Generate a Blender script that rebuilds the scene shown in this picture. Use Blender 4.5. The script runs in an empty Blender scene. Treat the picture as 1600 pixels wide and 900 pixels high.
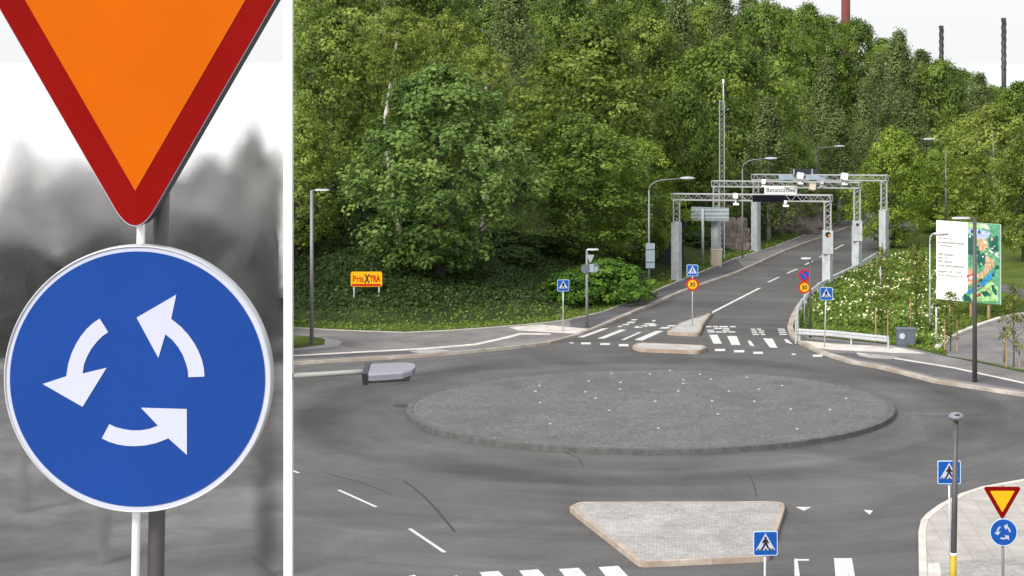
import bpy, bmesh, math, random
import numpy as np
from mathutils import Vector, Matrix

S = bpy.context.scene
COL = S.collection
R = math.radians
PI = math.pi

# ------------------------------------------------------------------ camera, sky, sun, exposure
FPX, PX0, PY0, CAMH = 3230.0, 1028.0, 80.0, 14.6
PITCH = 0.0                    # level view camera with a falling front, so uprights stay upright
cam_d = bpy.data.cameras.new('camera')
cam = bpy.data.objects.new('camera', cam_d)
COL.objects.link(cam)
cam.location = (0, 0, CAMH)
cam.rotation_euler = (PI / 2 - PITCH, 0, 0)
cam_d.sensor_width = 36.0
cam_d.lens = 36.0 * FPX / 1600.0
cam_d.shift_x = (800.0 - PX0) / 1600.0
cam_d.shift_y = -(450.0 - PY0) / 1600.0
cam_d.clip_start = 0.1
cam_d.clip_end = 3000.0
S.camera = cam

SUN_EL, SUN_AZ = 38.0, 214.0           # azimuth clockwise from +Y
w = bpy.data.worlds.new('World')
S.world = w
w.use_nodes = True
nt = w.node_tree
for n in list(nt.nodes):
    nt.nodes.remove(n)
out = nt.nodes.new('ShaderNodeOutputWorld')
sky = nt.nodes.new('ShaderNodeTexSky')
sky.sky_type = 'NISHITA'
sky.sun_disc = False
sky.sun_elevation = R(SUN_EL)
sky.sun_rotation = R(SUN_AZ)
sky.dust_density = 4.0
bg1 = nt.nodes.new('ShaderNodeBackground')
bg1.inputs['Strength'].default_value = 0.05
nt.links.new(sky.outputs['Color'], bg1.inputs['Color'])
tc = nt.nodes.new('ShaderNodeTexCoord')
nz = nt.nodes.new('ShaderNodeTexNoise')
nz.inputs['Scale'].default_value = 2.2
nz.inputs['Detail'].default_value = 5.0
rp = nt.nodes.new('ShaderNodeValToRGB')
rp.color_ramp.elements[0].position = 0.3
rp.color_ramp.elements[0].color = (0.95, 0.96, 0.98, 1)
rp.color_ramp.elements[1].position = 0.75
rp.color_ramp.elements[1].color = (1.0, 1.0, 1.0, 1)
nt.links.new(tc.outputs['Generated'], nz.inputs['Vector'])
nt.links.new(nz.outputs['Fac'], rp.inputs['Fac'])
bg2 = nt.nodes.new('ShaderNodeBackground')       # the closed cloud deck
bg2.inputs['Strength'].default_value = 0.88
nt.links.new(rp.outputs['Color'], bg2.inputs['Color'])
ad = nt.nodes.new('ShaderNodeAddShader')
nt.links.new(bg1.outputs[0], ad.inputs[0])
nt.links.new(bg2.outputs[0], ad.inputs[1])
nt.links.new(ad.outputs[0], out.inputs['Surface'])

sun_d = bpy.data.lights.new('sun', 'SUN')
sun_d.energy = 3.7
sun_d.angle = R(20)
sun_d.color = (1.0, 0.96, 0.9)
sun = bpy.data.objects.new('sun', sun_d)
COL.objects.link(sun)
sun.rotation_euler = (R(90 - SUN_EL), 0, R(180 - SUN_AZ))

S.view_settings.view_transform = 'Standard'
S.view_settings.look = 'None'
S.view_settings.exposure = 0.1
S.view_settings.gamma = 1.0
S.cycles.max_bounces = 8
S.cycles.diffuse_bounces = 6
S.cycles.transmission_bounces = 6
S.cycles.transparent_max_bounces = 96
S.cycles.use_denoising = True

# ------------------------------------------------------------------ where things stand
FW = Vector((0, math.cos(PITCH), -math.sin(PITCH)))
UP = Vector((0, math.sin(PITCH), math.cos(PITCH)))
CAMP = Vector((0, 0, CAMH))


def ray(px, py):
    return FW + Vector(((px - PX0) / FPX, 0, 0)) + UP * (-(py - PY0) / FPX)


def G(px, py, z=0.0):
    r = ray(px, py)
    return CAMP + r * ((z - CAMH) / r.z)


def P(px, py, Y):
    r = ray(px, py)
    return CAMP + r * (Y / r.y)


def pxof(x, y):                     # bearing of a ground point, in photo columns
    dep = y * math.cos(PITCH) + CAMH * math.sin(PITCH)
    return PX0 + FPX * x / dep


OPEN = [(452, 506), (560, 514), (690, 512), (800, 507), (879, 500), (943, 486), (997, 466), (1050, 443), (1103, 421), (1150, 403),
        (1207, 386), (1263, 364), (1301, 349), (1350, 336), (1378, 345), (1408, 372), (1500, 455), (1600, 478),
        (1900, 478), (1900, 1500), (452, 1500)]
OPENW = np.array([[*G(a, b, 0.1)][:2] for a, b in OPEN])


def dist_open(x, y):
    """distance outside the flat open ground (0 inside)"""
    x = np.atleast_1d(np.asarray(x, float)); y = np.atleast_1d(np.asarray(y, float))
    best = np.full(x.shape, 1e9); inside = np.zeros(x.shape, bool)
    n = len(OPENW)
    for i in range(n):
        ax, ay = OPENW[i]; bx, by = OPENW[(i + 1) % n]
        dx, dy = bx - ax, by - ay
        t = np.clip(((x - ax) * dx + (y - ay) * dy) / (dx * dx + dy * dy + 1e-12), 0, 1)
        best = np.minimum(best, np.hypot(x - ax - t * dx, y - ay - t * dy))
        c = ((ay > y) != (by > y)) & (x < (bx - ax) * (y - ay) / (by - ay + 1e-12) + ax)
        inside ^= c
    return np.where(inside, 0, best)


def terrain(x, y):
    xs = np.atleast_1d(np.asarray(x, float)); ys = np.atleast_1d(np.asarray(y, float))
    d = dist_open(xs, ys)
    col = PX0 + FPX * xs / (ys * math.cos(PITCH) + CAMH * math.sin(PITCH))
    A = np.interp(col, [400, 1150, 1300, 1450, 1600], [15, 15, 11, 5.5, 5])
    h = A * (1 - np.exp(-d / 42.0)) - 0.3
    h = h + np.clip(d / 10, 0, 1) * 0.35 * (np.sin(xs * 0.31 + 1) * np.cos(ys * 0.27) + 0.5 * np.sin(xs * 0.8 + ys * 0.5))
    return h


def tz(x, y):
    return max(float(terrain(x, y)[0]), 0.0)


def GT(px, py):
    """the point of the terrain seen at a photo pixel"""
    r = ray(px, py)
    Y = 50.0
    while Y < 320:
        p = CAMP + r * (Y / r.y)
        if p.z <= float(terrain(p.x, p.y)[0]) or p.z <= 0.1:
            return p
        Y += 0.25
    return CAMP + r * (200 / r.y)


def scale_at(y):                    # photo pixels per metre at world distance y on the ground
    return FPX / (y * math.cos(PITCH) + CAMH * math.sin(PITCH))


# ------------------------------------------------------------------ materials
def mat(name, col, rough=0.6, metal=0.0, var=0.0, vscale=6.0, bump=0.0, bscale=40.0, space='object', detail=4.0, col2=None, spec=0.5):
    m = bpy.data.materials.new(name)
    m.use_nodes = True
    t = m.node_tree
    b = t.nodes['Principled BSDF']
    b.inputs['Roughness'].default_value = rough
    b.inputs['Metallic'].default_value = metal
    b.inputs['Specular IOR Level'].default_value = spec
    b.inputs['Base Color'].default_value = (*col, 1)
    if space == 'world':
        g = t.nodes.new('ShaderNodeNewGeometry'); vec = g.outputs['Position']
    else:
        g = t.nodes.new('ShaderNodeTexCoord'); vec = g.outputs['Object']
    if var or col2:
        n = t.nodes.new('ShaderNodeTexNoise')
        n.inputs['Scale'].default_value = vscale
        n.inputs['Detail'].default_value = detail
        n.inputs['Roughness'].default_value = 0.65
        t.links.new(vec, n.inputs['Vector'])
        r = t.nodes.new('ShaderNodeValToRGB')
        r.color_ramp.elements[0].position = 0.32
        r.color_ramp.elements[1].position = 0.68
        c2 = col2 or tuple(min(1, c * (1 + var)) for c in col)
        c1 = tuple(c * (1 - var) for c in col)
        r.color_ramp.elements[0].color = (*c1, 1)
        r.color_ramp.elements[1].color = (*c2, 1)
        t.links.new(n.outputs['Fac'], r.inputs['Fac'])
        t.links.new(r.outputs['Color'], b.inputs['Base Color'])
    if bump:
        n2 = t.nodes.new('ShaderNodeTexNoise')
        n2.inputs['Scale'].default_value = bscale
        n2.inputs['Detail'].default_value = 3
        t.links.new(vec, n2.inputs['Vector'])
        bp = t.nodes.new('ShaderNodeBump')
        bp.inputs['Strength'].default_value = bump
        bp.inputs['Distance'].default_value = 0.02
        t.links.new(n2.outputs['Fac'], bp.inputs['Height'])
        t.links.new(bp.outputs['Normal'], b.inputs['Normal'])
    return m


class NT:
    """small helper to write node graphs"""
    def __init__(s, m):
        s.t = m.node_tree; s.b = s.t.nodes['Principled BSDF']

    def n(s, kind, **kw):
        x = s.t.nodes.new('ShaderNode' + kind)
        for k, v in kw.items():
            setattr(x, k, v)
        return x

    def l(s, a, b):
        s.t.links.new(a, b)

    def math(s, op, a, b=None, c=None):
        x = s.n('Math', operation=op)
        for i, v in enumerate((a, b, c)):
            if v is None: continue
            if isinstance(v, (int, float)): x.inputs[i].default_value = v
            else: s.l(v, x.inputs[i])
        return x.outputs[0]

    def noise(s, vec, scale, detail=4, rough=0.6, dist=0.0):
        x = s.n('TexNoise')
        x.inputs['Scale'].default_value = scale; x.inputs['Detail'].default_value = detail
        x.inputs['Roughness'].default_value = rough; x.inputs['Distortion'].default_value = dist
        s.l(vec, x.inputs['Vector'])
        return x.outputs['Fac']

    def ramp(s, fac, stops):
        x = s.n('ValToRGB')
        e = x.color_ramp.elements
        while len(e) < len(stops): e.new(0.5)
        for k, (p, c) in enumerate(stops):
            e[k].position = p
            e[k].color = (*c, 1) if isinstance(c, tuple) else (c, c, c, 1)
        s.l(fac, x.inputs['Fac'])
        return x.outputs['Color']

    def mix(s, fac, a, b, mode='MIX'):
        x = s.n('Mix', data_type='RGBA', blend_type=mode)
        if isinstance(fac, (int, float)): x.inputs[0].default_value = fac
        else: s.l(fac, x.inputs[0])
        for i, v in ((6, a), (7, b)):
            if isinstance(v, tuple): x.inputs[i].default_value = (*v, 1)
            else: s.l(v, x.inputs[i])
        return x.outputs[2]

    def bump(s, h, strength, distance=0.02):
        x = s.n('Bump')
        x.inputs['Strength'].default_value = strength; x.inputs['Distance'].default_value = distance
        s.l(h, x.inputs['Height'])
        s.l(x.outputs[0], s.b.inputs['Normal'])


ISL_C = None
iy0 = G(1017, 709, 0).y
ISL_R = 9.9
ISL_C = Vector((G(1017, 640, 0).x, iy0 - 0.25 + ISL_R * 0.95, 0))


def asphalt_mat():
    m = bpy.data.materials.new('worn asphalt'); m.use_nodes = True
    k = NT(m)
    pos = k.n('NewGeometry').outputs['Position']
    sx = k.n('SeparateXYZ'); k.l(pos, sx.inputs[0])
    dx = k.math('SUBTRACT', sx.outputs[0], ISL_C.x); dy = k.math('SUBTRACT', sx.outputs[1], ISL_C.y)
    rad = k.math('SQRT', k.math('ADD', k.math('MULTIPLY', dx, dx), k.math('MULTIPLY', dy, dy)))
    th = k.math('ARCTAN2', dy, dx)
    cb = k.n('CombineXYZ')
    k.l(k.math('MULTIPLY', rad, 0.75), cb.inputs[0]); k.l(k.math('MULTIPLY', th, 1.6), cb.inputs[1])
    streak = k.noise(cb.outputs[0], 1.0, 5, 0.62, 0.4)         # tyre wear runs round the island
    blot = k.noise(pos, 0.16, 6, 0.62, 0.8)
    fine = k.noise(pos, 11.0, 6, 0.85)
    base = k.ramp(streak, [(0.25, (0.072, 0.071, 0.0705)), (0.5, (0.093, 0.0915, 0.090)), (0.76, (0.114, 0.111, 0.107))])
    bl = k.ramp(blot, [(0.32, 0.74), (0.52, 1.0), (0.70, 1.32)])
    c = k.mix(1.0, base, bl, 'MULTIPLY')
    fr = k.ramp(fine, [(0.3, 0.70), (0.7, 1.30)])
    c = k.mix(1.0, c, fr, 'MULTIPLY')
    # tyre polished bands round the island, broken up
    bn = k.n('MapRange', interpolation_type='SMOOTHSTEP'); k.l(k.math('ABSOLUTE', k.math('SUBTRACT', k.math('ADD', rad, k.math('MULTIPLY', k.noise(pos, 0.12, 3), 2.2)), 14.6)), bn.inputs['Value'])
    bn.inputs['From Min'].default_value = 0.3; bn.inputs['From Max'].default_value = 1.7; bn.inputs['To Min'].default_value = 0.58; bn.inputs['To Max'].default_value = 1.0
    c = k.mix(k.ramp(k.noise(pos, 0.1, 4), [(0.35, 0.0), (0.6, 1.0)]), c, k.mix(1.0, c, bn.outputs[0], 'MULTIPLY'))
    # repaired patches and dust
    vp = k.n('TexVoronoi'); vp.inputs['Scale'].default_value = 0.09; k.l(pos, vp.inputs['Vector'])
    sc_ = k.n('SeparateColor'); k.l(vp.outputs['Color'], sc_.inputs[0])
    c = k.mix(1.0, c, k.ramp(sc_.outputs[0], [(0.0, 0.93), (1.0, 1.07)]), 'MULTIPLY')
    dk = k.ramp(k.noise(pos, 1.7, 8, 0.75, 1.0), [(0.30, 0.78), (0.40, 1.0), (0.66, 1.0), (0.74, 1.14)])
    c = k.mix(1.0, c, dk, 'MULTIPLY')
    k.l(c, k.b.inputs['Base Color'])
    k.b.inputs['Roughness'].default_value = 0.85
    k.b.inputs['Specular IOR Level'].default_value = 0.3
    k.bump(k.noise(pos, 30.0, 3), 0.3, 0.01)
    return m


def sett_mat(name, c1, c2, scale=7.0, mortar=(0.08, 0.08, 0.08), stain=True):
    m = bpy.data.materials.new(name); m.use_nodes = True
    k = NT(m)
    pos = k.n('NewGeometry').outputs['Position']
    v = k.n('TexVoronoi', feature='DISTANCE_TO_EDGE'); v.inputs['Scale'].default_value = scale
    v.inputs['Randomness'].default_value = 0.35
    k.l(pos, v.inputs['Vector'])
    v2 = k.n('TexVoronoi'); v2.inputs['Scale'].default_value = scale; v2.inputs['Randomness'].default_value = 0.35
    k.l(pos, v2.inputs['Vector'])
    sp = k.n('SeparateColor'); k.l(v2.outputs['Color'], sp.inputs[0])
    stone = k.ramp(sp.outputs[0], [(0.0, c1), (1.0, c2)])
    c = k.mix(k.ramp(v.outputs['Distance'], [(0.03, 0.0), (0.09, 1.0)]), mortar, stone)
    st = k.ramp(k.noise(pos, 0.5, 8, 0.75, 0.8), [(0.3, 0.70), (0.7, 1.25)])
    c = k.mix(1.0, c, st, 'MULTIPLY')
    k.l(c, k.b.inputs['Base Color'])
    k.b.inputs['Roughness'].default_value = 0.85
    k.bump(v.outputs['Distance'], 0.4, 0.02)
    return m


def paver_mat(name, c1, c2, sx=0.35, mortar=(0.15, 0.145, 0.14)):
    m = bpy.data.materials.new(name); m.use_nodes = True
    k = NT(m)
    pos = k.n('NewGeometry').outputs['Position']
    b = k.n('TexBrick'); k.l(pos, b.inputs['Vector'])
    b.inputs['Scale'].default_value = 1.0
    b.inputs['Brick Width'].default_value = sx; b.inputs['Row Height'].default_value = sx
    b.inputs['Mortar Size'].default_value = 0.012
    b.offset = 0.0
    b.inputs['Color1'].default_value = (*c1, 1); b.inputs['Color2'].default_value = (*c2, 1)
    b.inputs['Mortar'].default_value = (*mortar, 1)
    st = k.ramp(k.noise(pos, 0.8, 6, 0.65, 0.5), [(0.3, 0.78), (0.7, 1.15)])
    k.l(k.mix(1.0, b.outputs['Color'], st, 'MULTIPLY'), k.b.inputs['Base Color'])
    k.b.inputs['Roughness'].default_value = 0.85
    return m


def paint_mat():
    m = bpy.data.materials.new('worn road paint'); m.use_nodes = True
    k = NT(m)
    pos = k.n('NewGeometry').outputs['Position']
    f = k.noise(pos, 5.0, 6, 0.75)
    k.l(k.ramp(f, [(0.30, (0.22, 0.22, 0.22)), (0.46, (0.54, 0.54, 0.53)), (1.0, (0.64, 0.64, 0.63))]), k.b.inputs['Base Color'])
    k.b.inputs['Roughness'].default_value = 0.7
    return m


def leaf_mat(name, dark, mid, light, trans=0.42):
    m = bpy.data.materials.new(name); m.use_nodes = True
    k = NT(m)
    a = k.n('Attribute'); a.attribute_name = 'tint'
    oi = k.n('ObjectInfo')
    f = k.math('ADD', a.outputs['Fac'], k.math('MULTIPLY', k.math('SUBTRACT', oi.outputs['Random'], 0.5), 0.16))
    c = k.ramp(f, [(0.05, dark), (0.5, mid), (0.95, light)])
    k.l(c, k.b.inputs['Base Color'])
    k.b.inputs['Roughness'].default_value = 0.55
    k.b.inputs['Specular IOR Level'].default_value = 0.35
    tr = k.n('BsdfTranslucent'); k.l(c, tr.inputs['Color'])
    mx = k.n('MixShader'); mx.inputs[0].default_value = trans
    k.l(k.b.outputs[0], mx.inputs[1]); k.l(tr.outputs[0], mx.inputs[2])
    k.l(mx.outputs[0], k.t.nodes['Material Output'].inputs['Surface'])
    return m


def ground_mat(name, c1, c2, c3, scale=0.6, fine=14.0, bump=0.6):
    m = bpy.data.materials.new(name); m.use_nodes = True
    k = NT(m)
    pos = k.n('NewGeometry').outputs['Position']
    a = k.noise(pos, scale, 6, 0.7, 0.6)
    b = k.noise(pos, fine, 4, 0.7)
    f = k.math('ADD', k.math('MULTIPLY', a, 0.6), k.math('MULTIPLY', b, 0.4))
    k.l(k.ramp(f, [(0.36, c1), (0.5, c2), (0.64, c3)]), k.b.inputs['Base Color'])
    k.b.inputs['Roughness'].default_value = 0.9
    k.b.inputs['Specular IOR Level'].default_value = 0.15
    k.bump(b, bump, 0.08)
    return m


def puff_mat(name, g1, g2, alpha):
    """soft-edged tuft of fine twigs: thins out towards its rim"""
    m = bpy.data.materials.new(name); m.use_nodes = True
    k = NT(m)
    uv = k.n('TexCoord').outputs['UV']
    d = k.n('VectorMath', operation='DISTANCE'); k.l(uv, d.inputs[0]); d.inputs[1].default_value = (0.5, 0.5, 0)
    fall = k.n('MapRange', interpolation_type='SMOOTHERSTEP')
    k.l(d.outputs['Value'], fall.inputs['Value'])
    fall.inputs['From Min'].default_value = 0.0; fall.inputs['From Max'].default_value = 0.5
    fall.inputs['To Min'].default_value = alpha; fall.inputs['To Max'].default_value = 0.0
    a = k.n('Attribute'); a.attribute_name = 'tint'
    c = k.ramp(a.outputs['Fac'], [(0.0, g1), (1.0, g2)])
    df = k.n('BsdfDiffuse'); k.l(c, df.inputs['Color'])
    tr = k.n('BsdfTranslucent'); k.l(c, tr.inputs['Color'])
    mx = k.n('MixShader'); mx.inputs[0].default_value = 0.5
    k.l(df.outputs[0], mx.inputs[1]); k.l(tr.outputs[0], mx.inputs[2])
    tp = k.n('BsdfTransparent')
    mx2 = k.n('MixShader'); k.l(fall.outputs[0], mx2.inputs[0])
    k.l(tp.outputs[0], mx2.inputs[1]); k.l(mx.outputs[0], mx2.inputs[2])
    k.l(mx2.outputs[0], k.t.nodes['Material Output'].inputs['Surface'])
    return m


M = {}
M['asphalt'] = asphalt_mat()
M['setts'] = sett_mat('grey granite setts', (0.100, 0.100, 0.099), (0.160, 0.159, 0.156), 8.0, (0.085, 0.085, 0.085))
M['light_setts'] = sett_mat('pale granite setts', (0.27, 0.262, 0.25), (0.38, 0.366, 0.35), 9.0, (0.25, 0.24, 0.23))
M['pavers'] = paver_mat('pale concrete paving slabs', (0.36, 0.34, 0.31), (0.40, 0.375, 0.345), 0.6, (0.27, 0.255, 0.235))
M['path'] = mat('grey path asphalt', (0.16, 0.152, 0.15), 0.9, var=0.3, vscale=0.5, bump=0.3, bscale=25, space='world', detail=7)
M['path_dark'] = mat('dark path asphalt', (0.075, 0.072, 0.078), 0.9, var=0.3, vscale=0.5, bump=0.3, bscale=25, space='world', detail=7)
M['path_light'] = mat('pale concrete', (0.52, 0.49, 0.45), 0.85, var=0.22, vscale=1.2, bump=0.2, space='world', detail=7)
def kerb_mat(name, c1, c2):
    m = mat(name, c1, 0.85, var=0.3, vscale=1.4, bump=0.3, bscale=20, space='world', detail=8)
    k = NT(m); pos = k.n('NewGeometry').outputs['Position']
    v = k.n('TexVoronoi'); v.inputs['Scale'].default_value = 1.1; k.l(pos, v.inputs['Vector'])
    sp = k.n('SeparateColor'); k.l(v.outputs['Color'], sp.inputs[0])
    e = k.n('TexVoronoi', feature='DISTANCE_TO_EDGE'); e.inputs['Scale'].default_value = 1.1; k.l(pos, e.inputs['Vector'])
    old = k.b.inputs['Base Color'].links[0].from_socket
    c = k.mix(k.math('MULTIPLY', sp.outputs[0], 0.7), old, c2)
    c = k.mix(1.0, c, k.ramp(e.outputs['Distance'], [(0.0, 0.75), (0.015, 1.0)]), 'MULTIPLY')
    k.l(c, k.b.inputs['Base Color'])
    return m


M['kerb'] = kerb_mat('granite kerb', (0.38, 0.35, 0.31), (0.26, 0.20, 0.15))
M['kerb_dark'] = mat('dark kerb stone', (0.085, 0.085, 0.085), 0.85, var=0.3, vscale=3, bump=0.3, space='world')
M['kerb_rust'] = kerb_mat('rust stained kerb', (0.35, 0.295, 0.245), (0.27, 0.19, 0.13))
M['paint'] = paint_mat()
M['kerb_tan'] = kerb_mat('pinkish granite kerb', (0.38, 0.325, 0.275), (0.29, 0.22, 0.165))
M['tar'] = mat('tar seam', (0.028, 0.028, 0.03), 0.7)
M['lawn'] = ground_mat('mown lawn', (0.035, 0.055, 0.010), (0.07, 0.105, 0.018), (0.125, 0.14, 0.03), 0.5, 9)
M['hill'] = ground_mat('wooded ground', (0.014, 0.022, 0.008), (0.03, 0.045, 0.013), (0.05, 0.07, 0.02), 0.7, 3.5, 1.0)
def hillside_mat():
    m = ground_mat('hillside', (0.014, 0.022, 0.008), (0.03, 0.045, 0.013), (0.05, 0.07, 0.02), 0.7, 3.5, 1.0)
    k = NT(m)
    pos = k.n('NewGeometry').outputs['Position']
    sx = k.n('SeparateXYZ'); k.l(pos, sx.inputs[0])
    g = k.ramp(k.math('ADD', k.math('MULTIPLY', k.noise(pos, 0.5, 6, 0.7, 0.5), 0.55), k.math('MULTIPLY', k.noise(pos, 7.0, 4, 0.7), 0.45)),
               [(0.36, (0.035, 0.06, 0.010)), (0.5, (0.075, 0.115, 0.018)), (0.66, (0.15, 0.17, 0.035))])
    f = k.n('MapRange'); k.l(k.math('ADD', sx.outputs[0], k.math('MULTIPLY', k.noise(pos, 0.3, 4), 5.0)), f.inputs['Value'])
    f.inputs['From Min'].default_value = 13.5; f.inputs['From Max'].default_value = 16.0
    old = k.b.inputs['Base Color'].links[0].from_socket
    k.l(k.mix(f.outputs[0], old, g), k.b.inputs['Base Color'])
    return m


M['hillside'] = hillside_mat()
M['grey_lawn'] = ground_mat('pale grey grass', (0.06, 0.06, 0.06), (0.11, 0.11, 0.11), (0.19, 0.19, 0.19), 0.09, 0.12, 0.0)
M['sky_white'] = mat('white in sky tone', (0.64, 0.64, 0.645), 0.9)  # albedo set to blend the added far sheet into the bright sky
M['sky_pale_sheet'] = mat('pale in sky tone', (0.62, 0.63, 0.63), 0.1)  # pale colour lets the added sheet run into the white sky
M['stud'] = mat('frosted lamp glass', (0.36, 0.36, 0.35), 0.4)
M['lamp_lav'] = mat('lavender grey housing', (0.19, 0.19, 0.225), 0.5, 0.0, var=0.06, vscale=3)
M['arm_grey'] = mat('grey green arm steel', (0.25, 0.27, 0.25), 0.6)
M['galv'] = mat('galvanised steel', (0.50, 0.52, 0.54), 0.42, 0.35, var=0.12, vscale=8)
M['galv_pale'] = mat('pale grey steel', (0.43, 0.46, 0.48), 0.5, 0.1, var=0.2, vscale=2.5, detail=8)
M['lattice'] = mat('zinc lattice steel', (0.36, 0.37, 0.375), 0.5, 0.1)
M['dark_pole'] = mat('dark grey painted steel', (0.075, 0.07, 0.072), 0.5, 0.1, var=0.15, vscale=3)
M['lamp_grey'] = mat('mid grey painted steel', (0.20, 0.20, 0.22), 0.5, 0.1, var=0.1, vscale=3)
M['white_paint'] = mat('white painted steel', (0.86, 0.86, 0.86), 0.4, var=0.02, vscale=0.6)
M['lamp_white'] = mat('pale lamp housing', (0.40, 0.40, 0.45), 0.35, 0.0, var=0.05, vscale=3)
M['black'] = mat('black film', (0.012, 0.012, 0.014), 0.45)
M['char'] = mat('charcoal', (0.03, 0.03, 0.033), 0.5, var=0.2, vscale=10)
M['blue'] = mat('sign blue', (0.012, 0.049, 0.23), 0.32, var=0.06, vscale=3, spec=0.04)
M['far_blue'] = mat('sign blue far', (0.010, 0.075, 0.33), 0.4, var=0.05, spec=0.12)
M['sign_white'] = mat('sign white', (0.44, 0.46, 0.57), 0.35, var=0.03, vscale=4, spec=0.12)
M['rim'] = mat('pale blue sign rim', (0.42, 0.60, 0.80), 0.4)
M['red'] = mat('sign red', (0.185, 0.004, 0.003), 0.35, var=0.08, vscale=3, spec=0.04)
M['orange'] = mat('sign orange', (0.46, 0.092, 0.002), 0.38, var=0.05, vscale=3, spec=0.04)
M['yellow'] = mat('sign yellow', (0.72, 0.38, 0.012), 0.4, var=0.05, vscale=3, spec=0.12)
M['bright_red'] = mat('bright red film', (0.46, 0.015, 0.01), 0.4, spec=0.12)
M['sign_back'] = mat('grey sign back', (0.28, 0.34, 0.38), 0.5, 0.2, var=0.12, vscale=2)
M['slate'] = mat('slate sign back', (0.10, 0.12, 0.15), 0.5, 0.1)
M['dark_green'] = mat('dark green sheet steel', (0.010, 0.022, 0.022), 0.5, var=0.15, vscale=2)
M['beige'] = mat('beige cabinet', (0.50, 0.44, 0.34), 0.5, var=0.08, vscale=3)
M['black_panel'] = mat('black display panel', (0.006, 0.006, 0.012), 0.5, spec=0.08)
M['solar'] = mat('dark blue grey panel', (0.03, 0.032, 0.045), 0.3)
M['blue_grey'] = mat('blue grey panel', (0.30, 0.38, 0.46), 0.4, var=0.15, vscale=2)
M['bark'] = mat('tree bark', (0.055, 0.045, 0.036), 0.9, var=0.4, vscale=5, bump=0.6, bscale=12)
M['birch_bark'] = mat('birch bark', (0.42, 0.40, 0.37), 0.8, var=0.5, vscale=3.5, bump=0.3, bscale=12)
M['rock'] = mat('grey brown rock', (0.15, 0.125, 0.11), 0.9, var=0.55, vscale=0.9, bump=0.8, bscale=3.0, detail=8)
M['brick_red'] = mat('red chimney brick', (0.13, 0.03, 0.03), 0.8, var=0.15, vscale=1.0)
M['stake'] = mat('pale wooden stake', (0.36, 0.24, 0.13), 0.8, var=0.2, vscale=6)
M['concrete'] = mat('concrete', (0.36, 0.35, 0.34), 0.85, var=0.2, vscale=1.5, bump=0.2, space='world')
M['band_yellow'] = mat('yellow band', (0.42, 0.31, 0.015), 0.6)

# leaf materials: dark, mid, light leaf colours
M['maple'] = leaf_mat('maple leaves', (0.040, 0.084, 0.016), (0.118, 0.202, 0.038), (0.269, 0.381, 0.095))
M['olive'] = leaf_mat('olive green leaves', (0.050, 0.083, 0.009), (0.151, 0.218, 0.027), (0.331, 0.414, 0.078))
M['linden'] = leaf_mat('linden leaves', (0.048, 0.092, 0.010), (0.138, 0.224, 0.027), (0.296, 0.414, 0.078))
M['oak'] = leaf_mat('oak leaves', (0.052, 0.096, 0.011), (0.143, 0.222, 0.029), (0.289, 0.381, 0.067))
M['birch'] = leaf_mat('birch leaves', (0.062, 0.092, 0.027), (0.151, 0.202, 0.058), (0.280, 0.336, 0.118))
M['blossom_tree'] = leaf_mat('yellowing leaves', (0.067, 0.095, 0.011), (0.180, 0.241, 0.031), (0.371, 0.437, 0.090))
M['pine'] = leaf_mat('pine needles', (0.014, 0.026, 0.016), (0.034, 0.054, 0.033), (0.07, 0.095, 0.06), 0.1)
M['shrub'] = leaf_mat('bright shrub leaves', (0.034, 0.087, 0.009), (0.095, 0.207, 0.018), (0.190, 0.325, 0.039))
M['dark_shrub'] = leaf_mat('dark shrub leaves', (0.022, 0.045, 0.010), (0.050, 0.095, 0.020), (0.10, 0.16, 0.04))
M['young'] = leaf_mat('young tree leaves', (0.06, 0.075, 0.010), (0.15, 0.18, 0.022), (0.28, 0.30, 0.05))
M['fresh'] = leaf_mat('fresh green leaves', (0.060, 0.112, 0.009), (0.182, 0.274, 0.025), (0.343, 0.448, 0.067))
M['flower'] = mat('cream blossom', (0.72, 0.68, 0.42), 0.6)


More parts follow.
